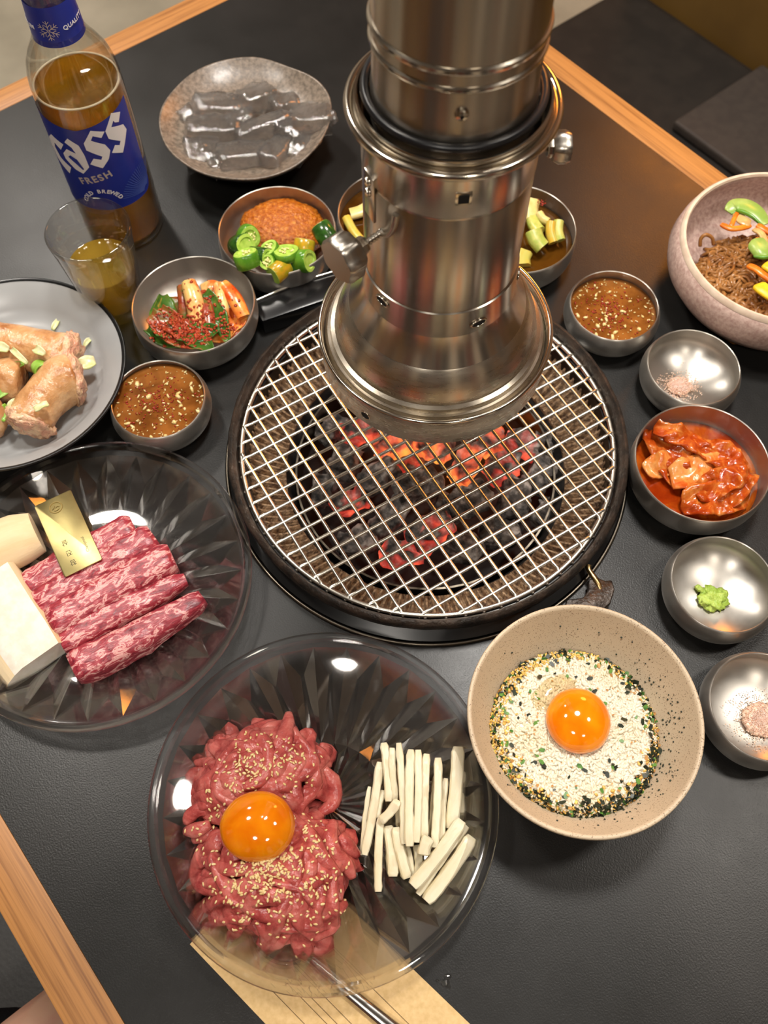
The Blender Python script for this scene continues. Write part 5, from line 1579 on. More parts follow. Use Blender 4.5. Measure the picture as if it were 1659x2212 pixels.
# pear sticks ------------------------------------------------------------------
M['pear'] = pm('pear_flesh', (226, 215, 186), (212, 196, 156), ns=60, rough=0.35, scl=(0.3, 1, 1), sss=0.25, sssr=(0.004, 0.003, 0.002), bstr=0.35, bs=420)
PEAR = [((-0.0027, 0.1191), (-0.0125, 0.0619), 0.0055, 0.014), ((-0.0094, 0.1040), (-0.0137, 0.0622), 0.0030, 0.011), ((-0.0002, 0.1309), (0.0030, 0.0936), 0.0056, 0.017),
        ((0.0053, 0.1273), (0.0074, 0.0942), 0.0045, 0.019), ((0.0097, 0.1298), (0.0125, 0.0675), 0.0045, 0.022), ((0.0177, 0.1250), (0.0160, 0.0656), 0.0058, 0.024),
        ((0.0222, 0.1245), (0.0202, 0.0678), 0.0048, 0.026), ((0.0275, 0.1223), (0.0250, 0.0696), 0.0051, 0.024), ((0.0353, 0.1201), (0.0315, 0.0651), 0.0053, 0.022),
        ((0.0401, 0.1079), (0.0366, 0.0687), 0.0041, 0.018), ((0.0489, 0.1284), (0.0423, 0.0771), 0.0086, 0.016), ((0.0516, 0.1134), (0.0498, 0.0860), 0.0055, 0.012),
        ((0.0090, 0.0934), (-0.0022, 0.0810), 0.0057, 0.024), ((-0.0022, 0.0836), (-0.0036, 0.0403), 0.0050, 0.017), ((0.0025, 0.0789), (0.0054, 0.0491), 0.0073, 0.015),
        ((0.0073, 0.0777), (0.0143, 0.0480), 0.0065, 0.018), ((0.0206, 0.0676), (0.0211, 0.0491), 0.0050, 0.014), ((0.0282, 0.0708), (0.0246, 0.0605), 0.0073, 0.028),
        ((0.0489, 0.0813), (0.0174, 0.0431), 0.0079, 0.022), ((0.0527, 0.0788), (0.0209, 0.0388), 0.0048, 0.016), ((0.0554, 0.0721), (0.0258, 0.0349), 0.0086, 0.017),
        ((-0.0001, 0.1012), (-0.0040, 0.0843), 0.0041, 0.012), ((0.0133, 0.0678), (0.0170, 0.0501), 0.0048, 0.012), ((0.0107, 0.1206), (0.0104, 0.0778), 0.0054, 0.011),
        ((0.0250, 0.1160), (0.0239, 0.0776), 0.0072, 0.012), ((0.0357, 0.1118), (0.0312, 0.0728), 0.0063, 0.011)]
PLAB = {14: 'wide pear stick at the lower end next to the long pointed one', 15: 'bent pear stick leaning against the wide lower one', 16: 'short pear end showing between the lower sticks', 17: 'broken pear end lying on the lower part of the row', 21: 'short pear piece under the crosswise stick', 22: 'thin pear end between the bent and the thick slanted stick', 0: 'pear stick with rosy skin edge nearest the tartare', 1: 'thin rosy pear sliver beside the tartare', 10: 'broad pear stick standing apart nearest the rice bowl', 11: 'short pear piece outside the broad stick', 12: 'short pear stick lying crosswise over the others', 13: 'long pear stick pointing towards the paper', 18: 'thick slanted pear stick at the lower end of the pile', 19: 'slim slanted pear stick under the thick slanted one', 20: 'thickest slanted pear stick at the very front'}
for i, (a, b, w, z) in enumerate(PEAR):
    A, B = Vector((a[0], a[1], z)), Vector((b[0], b[1], z + rnd.uniform(-0.002, 0.002)))
    L = (B - A).length
    n = 14
    pts = [Vector(((k / n - 0.5) * L, 0.0008 * math.sin(PI * k / n) * (-1) ** i, 0.0006 * math.sin(PI * k / n))) for k in range(n + 1)]
    h = min(w * 0.8, 0.0062)
    sc = [(0.72 if k in (0, n) else 1.0) * (1 + 0.05 * noise.noise(Vector((k * 0.3, i * 3.3, 0)))) for k in range(n + 1)]
    V_, F_ = sweep(pts, rect_sec(w, h, 0.16), sc)
    V_ = [v + Vector((0, 0.0004 * noise.noise(v * 300 + Vector((i, 0, 0))), 0.0003 * noise.noise(v * 260))) for v in V_]
    d = B - A
    o = add('pear_stick', recalc(mesh('pear_stick', V_, F_, True, 40)), M['pear'], None, (A + B) / 2, (rnd.uniform(-.25, .25), -math.asin(d.z / L), math.atan2(d.y, d.x)))
    if 2 <= i <= 9:
        PLAB[i] = ['first', 'second', 'third', 'fourth', 'fifth', 'sixth', 'seventh', 'last'][i - 2] + ' upright pear stick in the fanned row counted from the tartare'
    tag(o, PLAB.get(i, 'pear stick buried beneath the fanned row'), 'pear stick', 'pear sticks on the glass plate')
# ------------------------------------------------------------------ grey plate with grilled intestine
M['grey_glaze'] = pm('grey_plate_glaze', (150, 151, 152), (156, 157, 157), ns=12, rough=0.3)
M['rim_black'] = pm('black_plate_rim', (18, 19, 20), rough=0.25)
gp = (-0.2969, 0.4197)
grey = empty('grey_plate', (gp[0], gp[1], 0.0003))
tag(grey, 'round grey plate with thin black rim holding cooked intestine', 'plate')
add('plate_body', lathe_mesh('plate_body', [(0, 0.0105), (0.040, 0.0105), (0.058, 0.0112), (0.066, 0.0135), (0.072, 0.0190), (0.078, 0.0255), (0.0900, 0.0320), (0.0900, 0.0305), (0.078, 0.0240), (0.064, 0.0090), (0.054, 0.004), (0.052, 0.0), (0.048, 0.0), (0.046, 0.004), (0, 0.005)], 96, ang=50), M['grey_glaze'], grey)
add('rim', lathe_mesh('rim', [(0.0895, 0.0322), (0.0909, 0.0332), (0.0923, 0.0333), (0.0929, 0.0322), (0.0918, 0.0306), (0.0875, 0.0285), (0.0880, 0.0295), (0.0895, 0.0305)], 96, True), M['rim_black'], grey)
def gut_mat():
    m, nt, b = nodes_of('cooked_intestine')
    v = coords(nt)
    nt.links.new(ramp(nt, nz(nt, v, 55, 5, 0.6, 0.3), [(0.3, lin((164, 104, 58))), (0.5, lin((204, 154, 104))), (0.7, lin((222, 186, 142)))]), b.inputs['Base Color'])
    b.inputs['Roughness'].default_value = 0.22
    b.inputs['Subsurface Weight'].default_value = 0.2
    b.inputs['Subsurface Radius'].default_value = (0.005, 0.003, 0.0015)
    bump(nt, b, nz(nt, v, 190, 5), 0.55, 0.002)
    return m
M['gut'] = gut_mat()
M['gut_end'] = pm('intestine_inner_fat', (226, 190, 152), (216, 160, 132), ns=120, rough=0.25, bstr=0.9, bs=260, bdist=0.003, sss=0.2)
GUT = [([(-0.3299, 0.4480, 0.0280), (-0.3084, 0.4450, 0.0300), (-0.2850, 0.4403, 0.0300), (-0.2651, 0.4372, 0.0280), (-0.2525, 0.4349, 0.0270)], [0.018, 0.0185, 0.018, 0.0185, 0.0195], 1, 'long browned intestine roll at the back of grey plate'),
       ([(-0.2451, 0.4130, 0.0280), (-0.2524, 0.4087, 0.0300), (-0.2615, 0.3970, 0.0300), (-0.2692, 0.3832, 0.0290), (-0.2730, 0.3731, 0.0270)], [0.021, 0.0205, 0.018, 0.0175, 0.0190], 2, 'thick intestine roll lying at the front of grey plate'),
       ([(-0.3091, 0.4144, 0.0260), (-0.2954, 0.4116, 0.0280), (-0.2845, 0.4108, 0.0270)], [0.017, 0.018, 0.0170], 0, 'short glistening intestine piece between the two rolls'),
       ([(-0.3122, 0.3764, 0.0240), (-0.3055, 0.3815, 0.0250), (-0.3009, 0.3863, 0.0220)], [0.018, 0.018, 0.013], 0, 'browned intestine piece cut off by the picture edge')]
for i, (pts, rad, ends, lab) in enumerate(GUT):
    c0 = Vector(pts[len(pts) // 2])
    P_ = smooth_path([Vector(p) - c0 for p in pts], 6)
    m_ = len(P_)
    sc = []
    for k in range(m_):
        f = k / (m_ - 1) * (len(rad) - 1)
        j = min(int(f), len(rad) - 2)
        q = rad[j] + (rad[j + 1] - rad[j]) * (f - j)
        e = min(k, m_ - 1 - k)
        sc.append(q * (0.72, 0.93, 1.0)[min(e, 2)])
    V_, F_ = sweep(P_, ring_sec(1.0, 24), sc)
    V_ = [Vector((v.x, v.y, v.z)) * 1.0 + Vector((0.0011 * noise.noise(v * 110), 0.0011 * noise.noise(v * 110 + Vector((3, 0, 0))), 0.0014 * noise.noise(v * 90 + Vector((0, 5, i))))) for v in V_]
    o = add('intestine', recalc(mesh('intestine', V_, F_, True, 180)), M['gut'], None, c0)
    tag(o, lab, 'intestine', 'cooked intestine pieces')
    if ends:
        e0 = P_[-1]
        d = (P_[-1] - P_[-4]).normalized()
        r0 = sc[-3]
        add('cut_end', blob('cut_end', (r0 * 1.02, r0 * 1.02, r0 * 0.55), 4, 0.25, 2.2, i + 2, None, 180, 0.18, 6), M['gut_end'], o, e0 - d * 0.001, d.to_track_quat('Z', 'Y').to_euler())
        if i == 1:
            e0 = P_[0]; d = (P_[0] - P_[3]).normalized(); r0 = sc[2]
            add('cut_end', blob('cut_end', (r0 * 1.0, r0 * 1.0, r0 * 0.35), 4, 0.2, 2.2, i + 7, None, 180, 0.12, 6), M['gut_end'], o, e0 + d * 0.0005, d.to_track_quat('Z', 'Y').to_euler())
M['scal_pale'] = pm('pale_scallion', (220, 216, 172), (196, 202, 136), ns=90, rough=0.3, sss=0.2)
M['scal_green'] = pm('green_scallion_ring', (128, 178, 62), (160, 200, 96), ns=90, rough=0.3, sss=0.2)
for p, L, Wd, rz, rx, mt, lab in [
        ((-0.2362, 0.4278, 0.0300), 0.013, 0.011, 0.4, 0.3, 'scal_pale', 'pale scallion square at the end of the back roll'), ((-0.2440, 0.4583, 0.0165), 0.009, 0.004, 1.1, 0.2, 'scal_pale', 'small scallion chip on the bare grey plate'),
        ((-0.2737, 0.4796, 0.0140), 0.013, 0.004, 1.3, 0.1, 'scal_pale', 'thin translucent scallion curl on the grey plate'), ((-0.2566, 0.3737, 0.0490), 0.011, 0.008, 0.6, -0.3, 'scal_pale', 'white scallion piece on top of the front roll'),
        ((-0.2672, 0.4254, 0.0490), 0.010, 0.007, -0.6, 0.2, 'scal_pale', 'pale scallion flake on the back roll'), ((-0.2821, 0.4210, 0.0490), 0.020, 0.005, -0.75, 0.2, 'scal_pale', 'long white scallion sliver across the back roll'),
        ((-0.2859, 0.4172, 0.0400), 0.010, 0.006, 0.5, 0.0, 'scal_green', 'green scallion bit between the rolls'), ((-0.2945, 0.3965, 0.0360), 0.012, 0.008, 0.7, 0.4, 'scal_green', 'yellow green scallion piece near the picture edge'),
        ((-0.2917, 0.3798, 0.0320), 0.014, 0.009, 1.3, 0.6, 'scal_green', 'bent scallion strip beside the front roll'), ((-0.2833, 0.3850, 0.0360), 0.011, 0.008, 0.9, 0.2, 'scal_pale', 'pale scallion bit tucked behind the front roll'),
        ((-0.2979, 0.4299, 0.0470), 0.012, 0.008, -0.3, 0.1, 'scal_pale', 'scallion scrap on the back roll at the picture edge')]:
    o = add('scallion_piece', sheet('scallion_piece', L, Wd, 0.0010, 0.001, 0.0016, 150, len(lab), 0.0012, 0.3, 8, 6), M[mt], None, p, (rx, 0, rz))
    tag(o, lab, 'scallion', 'scallion pieces on the grey plate')
o = add('scallion_ring', lathe_mesh('scallion_ring', [(0.0056, 0.0055), (0.0062, 0.005), (0.0064, -0.005), (0.0058, -0.0055), (0.0046, -0.005), (0.0044, 0.005)], 28, True), M['scal_green'], None, tuple(Vector((-0.2669, 0.4142, 0.0400))), (1.1, 0.5, 0.4))
tag(o, 'bright green scallion ring between the intestine rolls', 'scallion', 'scallion pieces on the grey plate')

# ------------------------------------------------------------------ egg rice
def speckle(name, base, dark, ns=900, lo=0.60, rough=0.5):
    m, nt, b = nodes_of(name)
    v = coords(nt)
    f = nz(nt, v, ns, 2, 0.5)
    g = nz(nt, v, 14, 3)
    mixc = ramp(nt, g, [(0.3, lin(base)), (0.7, lin([c * 0.94 for c in base]))])
    mx = nt.nodes.new('ShaderNodeMix')
    mx.data_type = 'RGBA'
    st = ramp(nt, f, [(lo, (0, 0, 0)), (lo + 0.08, (1, 1, 1))])
    nt.links.new(st, mx.inputs['Factor'])
    nt.links.new(mixc, mx.inputs['A'])
    mx.inputs['B'].default_value = lin(dark)
    nt.links.new(mx.outputs['Result'], b.inputs['Base Color'])
    b.inputs['Roughness'].default_value = rough
    return m
M['stoneware'] = speckle('speckled_stoneware', (204, 184, 156), (128, 106, 84), 1100, 0.60)
RC = (0.1238, 0.1372)
rbowl = add('rice_bowl', lathe_mesh('rice_bowl', [(0, 0.003), (0.026, 0.003), (0.028, 0.0), (0.033, 0.0), (0.035, 0.006), (0.046, 0.017), (0.0585, 0.034), (0.0675, 0.051), (0.0715, 0.0620), (0.0727, 0.0648), (0.0722, 0.0668), (0.0704, 0.0668), (0.0693, 0.0645), (0.0650, 0.0530), (0.0560, 0.0365), (0.044, 0.0215), (0.030, 0.0125), (0, 0.0105)], 96, ang=180), M['stoneware'], None, (RC[0], RC[1], 0.0004))
tag(rbowl, 'speckled beige stoneware bowl of rice with egg yolk', 'bowl')
rc = Vector((0.1223, 0.1340, 0.0400))
RR = 0.0525
def rice_h(d):
    return 0.0400 + 0.0065 * math.sqrt(max(0, 1 - (d / RR) ** 2)) - 0.0040 * max(0, 1 - (d / 0.020) ** 2) - 0.006 * max(0, (d / RR - 0.82) / 0.18) ** 2
M['rice'] = pm('cooked_rice', (238, 228, 204), (230, 216, 184), ns=30, rough=0.35, sss=0.25, sssr=(0.003, 0.0026, 0.002))
base = lathe_mesh('rice', [(0, rice_h(0) - 0.0003)] + [(RR * k / 16, rice_h(RR * k / 16) - 0.0003) for k in range(1, 17)] + [(0.046, 0.028), (0, 0.020)], 64, False, None, 180)
ric = add('rice', base, M['rice'], None, (rc.x, rc.y, 0))
tag(ric, 'mound of cooked white rice in the beige bowl', 'rice', None, 'stuff')
r = random.Random(12)
pl = []
for i in range(4600):
    d = RR * 0.99 * math.sqrt(r.random())
    a = r.uniform(0, 2 * PI)
    pl.append(rotm(Vector((d * math.cos(a), d * math.sin(a), rice_h(d) + r.uniform(-0.0008, 0.0008))), r.uniform(-.5, .5), r.uniform(-.35, .35), r.uniform(0, 6), r.uniform(0.85, 1.15)))
g = add('rice_grains', join_many('rice_grains', seed_shape(0.0054, 0.0024, 0.0022, 7), pl), M['rice'], ric)
g['kind'] = 'stuff'
yk = yolk(tuple(Vector((0.1228, 0.1378, 0.0500))), 0.0205, 0.0205, 0.0125, 0, 'glossy orange egg yolk in the middle of the rice')
M['egg_white'] = clear('raw_egg_white', (0.98, 0.93, 0.80), 0.3, 1.34)
o = add('egg_white', blob('egg_white', (0.016, 0.010, 0.0035), 4, 0.2, 2, 4), M['egg_white'], None, tuple(Vector((0.1101, 0.1563, 0.0460))), (0, 0, 0.5))
tag(o, 'clear egg white clinging beside the yolk on the rice', 'egg white')
M['seed_gold'] = pm('golden_sesame', (232, 196, 104), (206, 160, 74), ns=500, rough=0.45)
M['nori'] = pm('dark_seaweed_flakes', (24, 30, 22), (40, 52, 34), ns=300, rough=0.4)
M['herb'] = pm('green_herb_flakes', (52, 96, 34), (96, 140, 60), ns=200, rough=0.4)
M['fish_flake'] = pm('tan_seasoning', (196, 150, 86), (168, 116, 58), ns=300, rough=0.5)
def ring_bits(name, shape, n, mat, label, seed, dens, size=1.0, inner=None, flat=0.5):
    r = random.Random(seed)
    pl = []
    while len(pl) < n:
        a = r.uniform(-PI, PI)
        if inner is None:
            if r.random() > dens(a):
                continue
            d = RR * (1.0 - abs(r.gauss(0, 0.075)) + 0.025)
        else:
            d = RR * math.sqrt(r.uniform(inner[0], inner[1]))
        z = rice_h(min(d, RR)) + 0.0012 + (max(0, d - RR) * 0.9 if d > RR else 0)
        pl.append(rotm(Vector((rc.x + d * math.cos(a), rc.y + d * math.sin(a), z + r.uniform(0, 0.0012))), r.uniform(-flat, flat), r.uniform(-flat, flat), r.uniform(0, 6), size * r.uniform(0.6, 1.35)))
    o = add(name, join_many(name, shape, pl), mat)
    tag(o, label, 'seasoning', None, 'stuff')
    return o
sheetq = ([(-1, -0.5, 0), (0.2, -0.7, 0.15), (1, -0.2, 0), (0.8, 0.5, 0.1), (-0.3, 0.6, -0.1), (-0.9, 0.3, 0.1)], [(0, 1, 2, 3, 4, 5)])
ring_bits('golden_sesame', seed_shape(0.0026, 0.0018, 0.0012), 900, M['seed_gold'], 'golden sesame seeds ringing the edge of the rice', 3, lambda a: 0.25 + 0.75 * max(0, math.cos(a - 2.7)) + 0.3 * max(0, math.cos(a + 1.9)))
ring_bits('seaweed_flakes', sheetq, 420, M['nori'], 'dark seaweed flakes along the edge of the rice', 4, lambda a: 0.25 + 0.9 * max(0, math.cos(a + 1.3)) ** 2, 0.0022, None, 1.0)
ring_bits('herb_flakes', sheetq, 150, M['herb'], 'green herb flakes along the edge of the rice', 5, lambda a: 0.6, 0.0019, None, 1.0)
ring_bits('tan_seasoning', sheetq, 240, M['fish_flake'], 'tan seasoning crumbs along the edge of the rice', 6, lambda a: 0.4 + 0.6 * max(0, math.cos(a + 0.1)), 0.0014, None, 1.0)
ring_bits('scattered_seaweed', sheetq, 34, M['nori'], 'seaweed scraps scattered over the rice', 7, None, 0.0017, (0.25, 0.9), 0.4)
ring_bits('scattered_herbs', sheetq, 34, M['herb'], 'green herb scraps scattered over the rice', 8, None, 0.0018, (0.2, 0.9), 0.4)
ring_bits('scattered_crumbs', sheetq, 110, M['fish_flake'], 'tan crumbs scattered over the rice', 9, None, 0.0007, (0.2, 1.0), 0.4)
def bowl_wall(x, y):
    d = math.hypot(x - RC[0], y - RC[1])
    return 0.0365 + (d - 0.0560) * (0.0530 - 0.0365) / (0.0650 - 0.0560) + 0.0004
r = random.Random(9)
pl = []
for i in range(150):
    a = r.gauss(-0.2, 1.0); d = r.uniform(0.056, 0.0645)
    x, y = RC[0] + d * math.cos(a), RC[1] + d * math.sin(a)
    pl.append(rotm(Vector((x, y, bowl_wall(x, y) + 0.0003)), 0, -0.9, a, r.uniform(0.0003, 0.0008)))
o = add('pepper_dust', join_many('pepper_dust', ico(1, 1.0), pl), M['nori'])
tag(o, 'dark specks stuck to the inside wall of the rice bowl', 'seasoning', None, 'stuff')

# ------------------------------------------------------------------ glass noodles
def pink_mat():
    m, nt, b = nodes_of('pink_ceramic')
    v = coords(nt)
    nt.links.new(ramp(nt, nz(nt, v, 320, 4, 0.6), [(0.35, lin((176, 144, 134))), (0.65, lin((208, 182, 170)))]), b.inputs['Base Color'])
    b.inputs['Roughness'].default_value = 0.38
    bump(nt, b, nz(nt, v, 260, 3), 0.12, 0.001)
    return m
M['pink'] = pink_mat()
M['cream_rim'] = pm('cream_glaze_rim', (226, 206, 184), (214, 190, 168), ns=80, rough=0.35)
NC = (0.3242, 0.5234)
nbw = empty('noodle_bowl', (NC[0], NC[1], 0.0004))
tag(nbw, 'deep pink speckled ceramic bowl of glass noodles', 'bowl')
add('bowl_body', lathe_mesh('bowl_body', [(0, 0.003), (0.036, 0.003), (0.038, 0.0), (0.044, 0.0), (0.060, 0.006), (0.076, 0.017), (0.0855, 0.031), (0.0872, 0.040), (0.0850, 0.050), (0.0810, 0.0580), (0.0775, 0.0585), (0.0805, 0.050), (0.0825, 0.040), (0.0805, 0.031), (0.072, 0.020), (0.055, 0.0105), (0.035, 0.0075), (0, 0.007)], 96, ang=180), M['pink'], nbw)
add('rim', lathe_mesh('rim', [(0.0822, 0.0560), (0.0815, 0.0588), (0.0798, 0.0604), (0.0780, 0.0600), (0.0772, 0.0580), (0.0785, 0.0560)], 96, True), M['cream_rim'], nbw)
M['noodle'] = clear('glass_noodle', (0.62, 0.36, 0.16), 0.35, 1.3, 0.8, 0.05)
def noodle_mat():
    m, nt, b = nodes_of('soy_glass_noodle')
    v = coords(nt)
    nt.links.new(ramp(nt, nz(nt, v, 60, 3), [(0.3, lin((140, 86, 40))), (0.7, lin((190, 136, 78)))]), b.inputs['Base Color'])
    b.inputs['Roughness'].default_value = 0.15
    b.inputs['Transmission Weight'].default_value = 0.35
    b.inputs['IOR'].default_value = 1.4
    return m
M['noodle'] = noodle_mat()
nc = Vector((0.3031, 0.5101, 0.0380))
V_, F_ = [], []
r = random.Random(8)
for i in range(250):
    a = r.uniform(0, 2 * PI); q = 0.054 * math.sqrt(r.random())
    x, y = nc.x + 0.012 + q * math.cos(a), nc.y - 0.006 + q * math.sin(a)
    d = r.uniform(0, 2 * PI); cu = r.choice((-1, 1)) * r.uniform(60, 170)
    pts = []
    st = 0.0042
    for k in range(r.randint(9, 16)):
        dd = math.hypot(x - NC[0], y - NC[1])
        dm = math.hypot(x - nc.x - 0.012, y - nc.y + 0.006)
        zc = 0.016 + 0.030 * math.sqrt(max(0.02, 1 - (dm / 0.064) ** 2))
        pts.append(Vector((x, y, max(0.012, zc + r.uniform(-0.004, 0.002)))))
        d += cu * st + r.uniform(-0.3, 0.3)
        if dm > 0.056 or dd > 0.066:
            d = math.atan2(nc.y - 0.006 - y, nc.x + 0.012 - x) + r.uniform(-0.8, 0.8)
        x += st * math.cos(d); y += st * math.sin(d)
    sweep(smooth_path(pts, 2), ring_sec(r.uniform(0.0013, 0.0019), 6), None, V=V_, F=F_)
lp = [Vector((0.2683, 0.5456, 0.0340)), Vector((0.2676, 0.5483, 0.0400)), Vector((0.2711, 0.5497, 0.0430)), Vector((0.2770, 0.5493, 0.0400)), Vector((0.2800, 0.5475, 0.0340))]
sweep(smooth_path(lp, 5), ring_sec(0.0016, 8), None, V=V_, F=F_)
o = add('glass_noodles', recalc(mesh('glass_noodles', [v - Vector((nc.x, nc.y, 0)) for v in V_], F_, True, 180)), M['noodle'], None, (nc.x, nc.y, 0))
tag(o, 'tangle of brown stir fried glass noodles in the pink bowl', 'noodles', None, 'stuff')
core = add('noodle_mass', blob('noodle_mass', (0.052, 0.050, 0.024), 4, 0.12, 2, 3, -0.008, 180, 0.10, 8), M['noodle'], o, (0.010, -0.004, 0.019))
M['carrot'] = pm('carrot', (232, 132, 36), (214, 106, 22), ns=90, rough=0.3, sss=0.2)
M['cuc_skin'] = pm('cucumber_skin', (70, 116, 30), (96, 146, 44), ns=80, rough=0.25)
M['cuc_flesh'] = pm('cucumber_flesh', (166, 186, 96), (140, 170, 76), ns=80, rough=0.3, sss=0.2)
M['egg_strip'] = pm('yellow_egg_strip', (240, 206, 46), (226, 184, 30), ns=120, rough=0.4)
M['onion'] = pm('translucent_onion', (206, 172, 112), (190, 150, 92), ns=60, rough=0.25, sss=0.2)
def stick(name, pts, w, h, mat, label, cat, k=5):
    P_ = smooth_path(pts, k)
    n = len(P_)
    o = add(name, recalc(mesh(name, *sweep(P_, rect_sec(w, h, 0.3), [(0.7 + 0.3 * min(1, min(i, n - 1 - i) / 2)) for i in range(n)]), True, 60)), mat)
    tag(o, label, cat, 'vegetables on the glass noodles')
    return o
stick('carrot_strip', [(0.2813, 0.5527, 0.0520), (0.2877, 0.5471, 0.0530), (0.2961, 0.5475, 0.0530), (0.3055, 0.5513, 0.0520)], 0.0052, 0.003, M['carrot'], 'orange carrot strip at the near side of the cucumber', 'carrot')
stick('carrot_strip', [(0.2997, 0.5701, 0.0500), (0.2921, 0.5563, 0.0530), (0.2882, 0.5480, 0.0520)], 0.0040, 0.003, M['carrot'], 'thin carrot strip crossing under the cucumber', 'carrot')
stick('carrot_strip', [(0.3101, 0.5498, 0.0540), (0.3160, 0.5442, 0.0540), (0.3244, 0.5407, 0.0520)], 0.0060, 0.0032, M['carrot'], 'carrot strip at the picture edge below the cucumber', 'carrot')
stick('carrot_strip', [(0.2946, 0.5061, 0.0540), (0.2990, 0.5013, 0.0560), (0.3040, 0.4952, 0.0560), (0.3111, 0.4900, 0.0540)], 0.0062, 0.0034, M['carrot'], 'bright carrot strip beside the yellow egg', 'carrot')
stick('carrot_strip', [(0.3064, 0.5356, 0.0530), (0.3120, 0.5342, 0.0540), (0.3177, 0.5351, 0.0540)], 0.0035, 0.0028, M['carrot'], 'short carrot strip behind the onion', 'carrot')
stick('egg_strip', [(0.2986, 0.4857, 0.0550), (0.3017, 0.4798, 0.0560), (0.3101, 0.4730, 0.0550)], 0.0125, 0.004, M['egg_strip'], 'yellow egg strip at the edge of the noodles', 'egg strip')
stick('egg_strip', [(0.3083, 0.5013, 0.0530), (0.3119, 0.5048, 0.0540), (0.3207, 0.5110, 0.0520)], 0.0100, 0.004, M['egg_strip'], 'yellow egg strip behind the bright carrot', 'egg strip')
stick('onion_strip', [(0.3064, 0.5452, 0.0540), (0.3107, 0.5387, 0.0560), (0.3118, 0.5296, 0.0560), (0.3107, 0.5180, 0.0540)], 0.0058, 0.0024, M['onion'], 'translucent onion strip arching over the noodles', 'onion')
stick('onion_strip', [(0.2977, 0.5668, 0.0500), (0.2991, 0.5563, 0.0530), (0.3054, 0.5526, 0.0530)], 0.0100, 0.0022, M['onion'], 'translucent onion piece beneath the cucumber', 'onion')
def cuc(pts, w, label):
    c0 = Vector(pts[1])
    P_ = smooth_path([Vector(p) - c0 for p in pts], 7)
    n = len(P_)
    e = empty('cucumber_slice', c0)
    tag(e, label, 'cucumber', 'vegetables on the glass noodles')
    sc = [math.sin(PI * (0.08 + 0.84 * i / (n - 1))) ** 0.6 for i in range(n)]
    add('flesh', recalc(mesh('flesh', *sweep(P_, rect_sec(w, 0.0032, 0.2), sc), True, 60)), M['cuc_flesh'], e)
    side = []
    for i, p in enumerate(P_):
        t = (P_[min(i + 1, n - 1)] - P_[max(i - 1, 0)]).normalized()
        side.append(p + t.cross(Vector((0, 0, 1))) * (w / 2 * sc[i]))
    add('skin', recalc(mesh('skin', *sweep(side, rect_sec(0.0034, 0.0038, 0.3), sc), True, 60)), M['cuc_skin'], e)
cuc([(0.2903, 0.5687, 0.0500), (0.2969, 0.5738, 0.0520), (0.3054, 0.5704, 0.0540), (0.3126, 0.5618, 0.0550), (0.3179, 0.5507, 0.0540)], 0.0150, 'curved green cucumber slice at the back of the noodles')
cuc([(0.2998, 0.5198, 0.0540), (0.3041, 0.5215, 0.0560), (0.3115, 0.5242, 0.0560), (0.3204, 0.5243, 0.0540)], 0.0200, 'pale cucumber slice half covered by onion')

# ------------------------------------------------------------------ paper, spoon, crumbs
def kraft():
    m, nt, b = nodes_of('kraft_paper')
    v = coords(nt)
    nt.links.new(ramp(nt, nz(nt, v, 300, 5), [(0.3, lin((206, 172, 118))), (0.7, lin((222, 190, 138)))]), b.inputs['Base Color'])
    b.inputs['Roughness'].default_value = 0.85
    return m
M['kraft'] = kraft()
M['ink'] = pm('brown_print', (96, 72, 40), rough=0.8)
k0, k1, k2 = Vector((-0.1199, 0.0113, 0.0008)), Vector((-0.0630, -0.0382, 0.0008)), Vector((0.0512, -0.0315, 0.0008))
u_ = (k1 - k0).normalized()
vv = Vector((-u_.y, u_.x, 0))
wd = (k2 - k0).dot(vv)
sgn = 1 if wd > 0 else -1
wd = abs(wd)
mid = k0 + u_ * 0.13 + vv * sgn * wd / 2
pap = add('paper_mat', mesh('paper_mat', *box(0.26, wd, 0.0006), False), M['kraft'], None, (mid.x, mid.y, 0.0005), (0, 0, math.atan2(u_.y, u_.x)))
tag(pap, 'kraft paper sheet under the tartare plate with printed lines', 'paper')
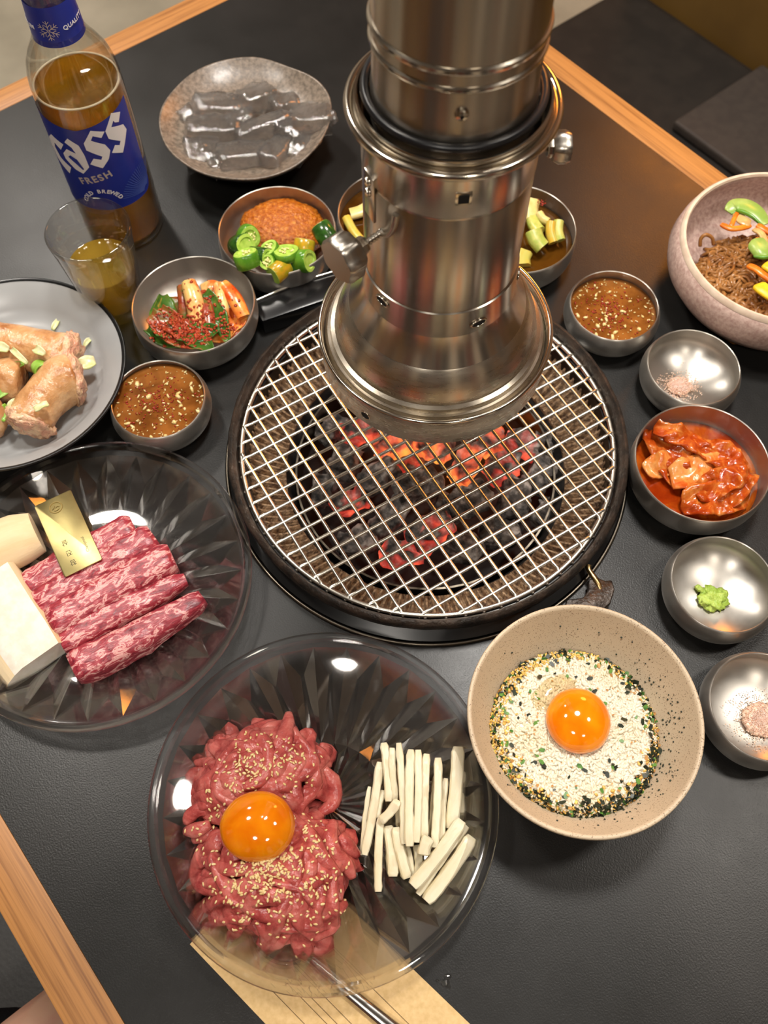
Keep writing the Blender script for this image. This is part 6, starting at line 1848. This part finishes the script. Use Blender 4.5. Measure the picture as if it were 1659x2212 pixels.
for y, x0, ln in ((-0.31, -0.055, 0.07), (-0.20, -0.05, 0.08), (-0.15, -0.045, 0.09), (-0.08, -0.055, 0.09), (0.20, -0.05, 0.10)):
    add('printed_line', mesh('printed_line', *box(ln, 0.0004, 0.00005), False), M['ink'], pap, (x0 + ln / 2 - 0.02, y * wd * (-sgn) * -1, 0.00033))
M['spoon'] = steel('spoon_steel', (205, 203, 198), 0.16)
sA, sB = Vector((0.0056, -0.0338, 0.0040)), Vector((-0.0538, 0.0087, 0.0042))
d_ = (sB - sA).normalized()
spn = empty('spoon', (sA.x, sA.y, 0.0009))
tag(spn, 'steel spoon on the paper, its bowl under the tartare plate', 'spoon')
hp_ = [Vector((0, 0, 0.003)) - d_ * 0.05, Vector((0, 0, 0.0032)), Vector((0, 0, 0.0032)) + d_ * 0.04, Vector((0, 0, 0.0022)) + d_ * 0.068]
for q in hp_:
    pass
P_ = smooth_path([Vector((q.x, q.y, q.z)) for q in hp_], 6)
add('handle', recalc(mesh('handle', *sweep(P_, [(0.0042 * x, 0.0016 * y) for x, y in ring_sec(1.0, 12)], [(1.15 - 0.55 * i / len(P_), 1) for i in range(len(P_))]), True, 80)), M['spoon'], spn)
sbm = lathe_mesh('spoon_bowl', [(0, -0.0009), (0.009, -0.0004), (0.0135, 0.0002), (0.0150, 0.0008), (0.0140, 0.0008), (0.009, 0.0002), (0, -0.0003)], 36, ang=180)
for v in sbm.vertices:
    v.co.x *= 1.35
q = Vector((0, 0, 0.0015)) + d_ * 0.086
add('spoon_bowl', sbm, M['spoon'], spn, q, (0, 0, math.atan2(d_.y, d_.x)))
# drops of water on the table
M['drop'] = clear('water_drop', (0.97, 0.97, 0.97), 0.4, 1.33)
for i, (p, s_3) in enumerate([((0.0388, -0.0065, 0.0000), 0.0022), ((0.0373, -0.0100, 0.0000), 0.0028), ((0.0325, -0.0085, 0.0000), 0.0012), ((0.0389, -0.0122, 0.0000), 0.0015)]):
    o = add('water_drop', blob('water_drop', (s_3, s_3 * 0.7, 0.0007), 3, 0.3, 2, i, 0.0), M['drop'], None, (p[0], p[1], 0.0001))
    tag(o, ['oblong water drop on the table beside the paper', 'largest water drop on the table beside the paper', 'tiny water drop apart from the others on the table', 'small water drop at the bottom of the little row'][i], 'water drop')
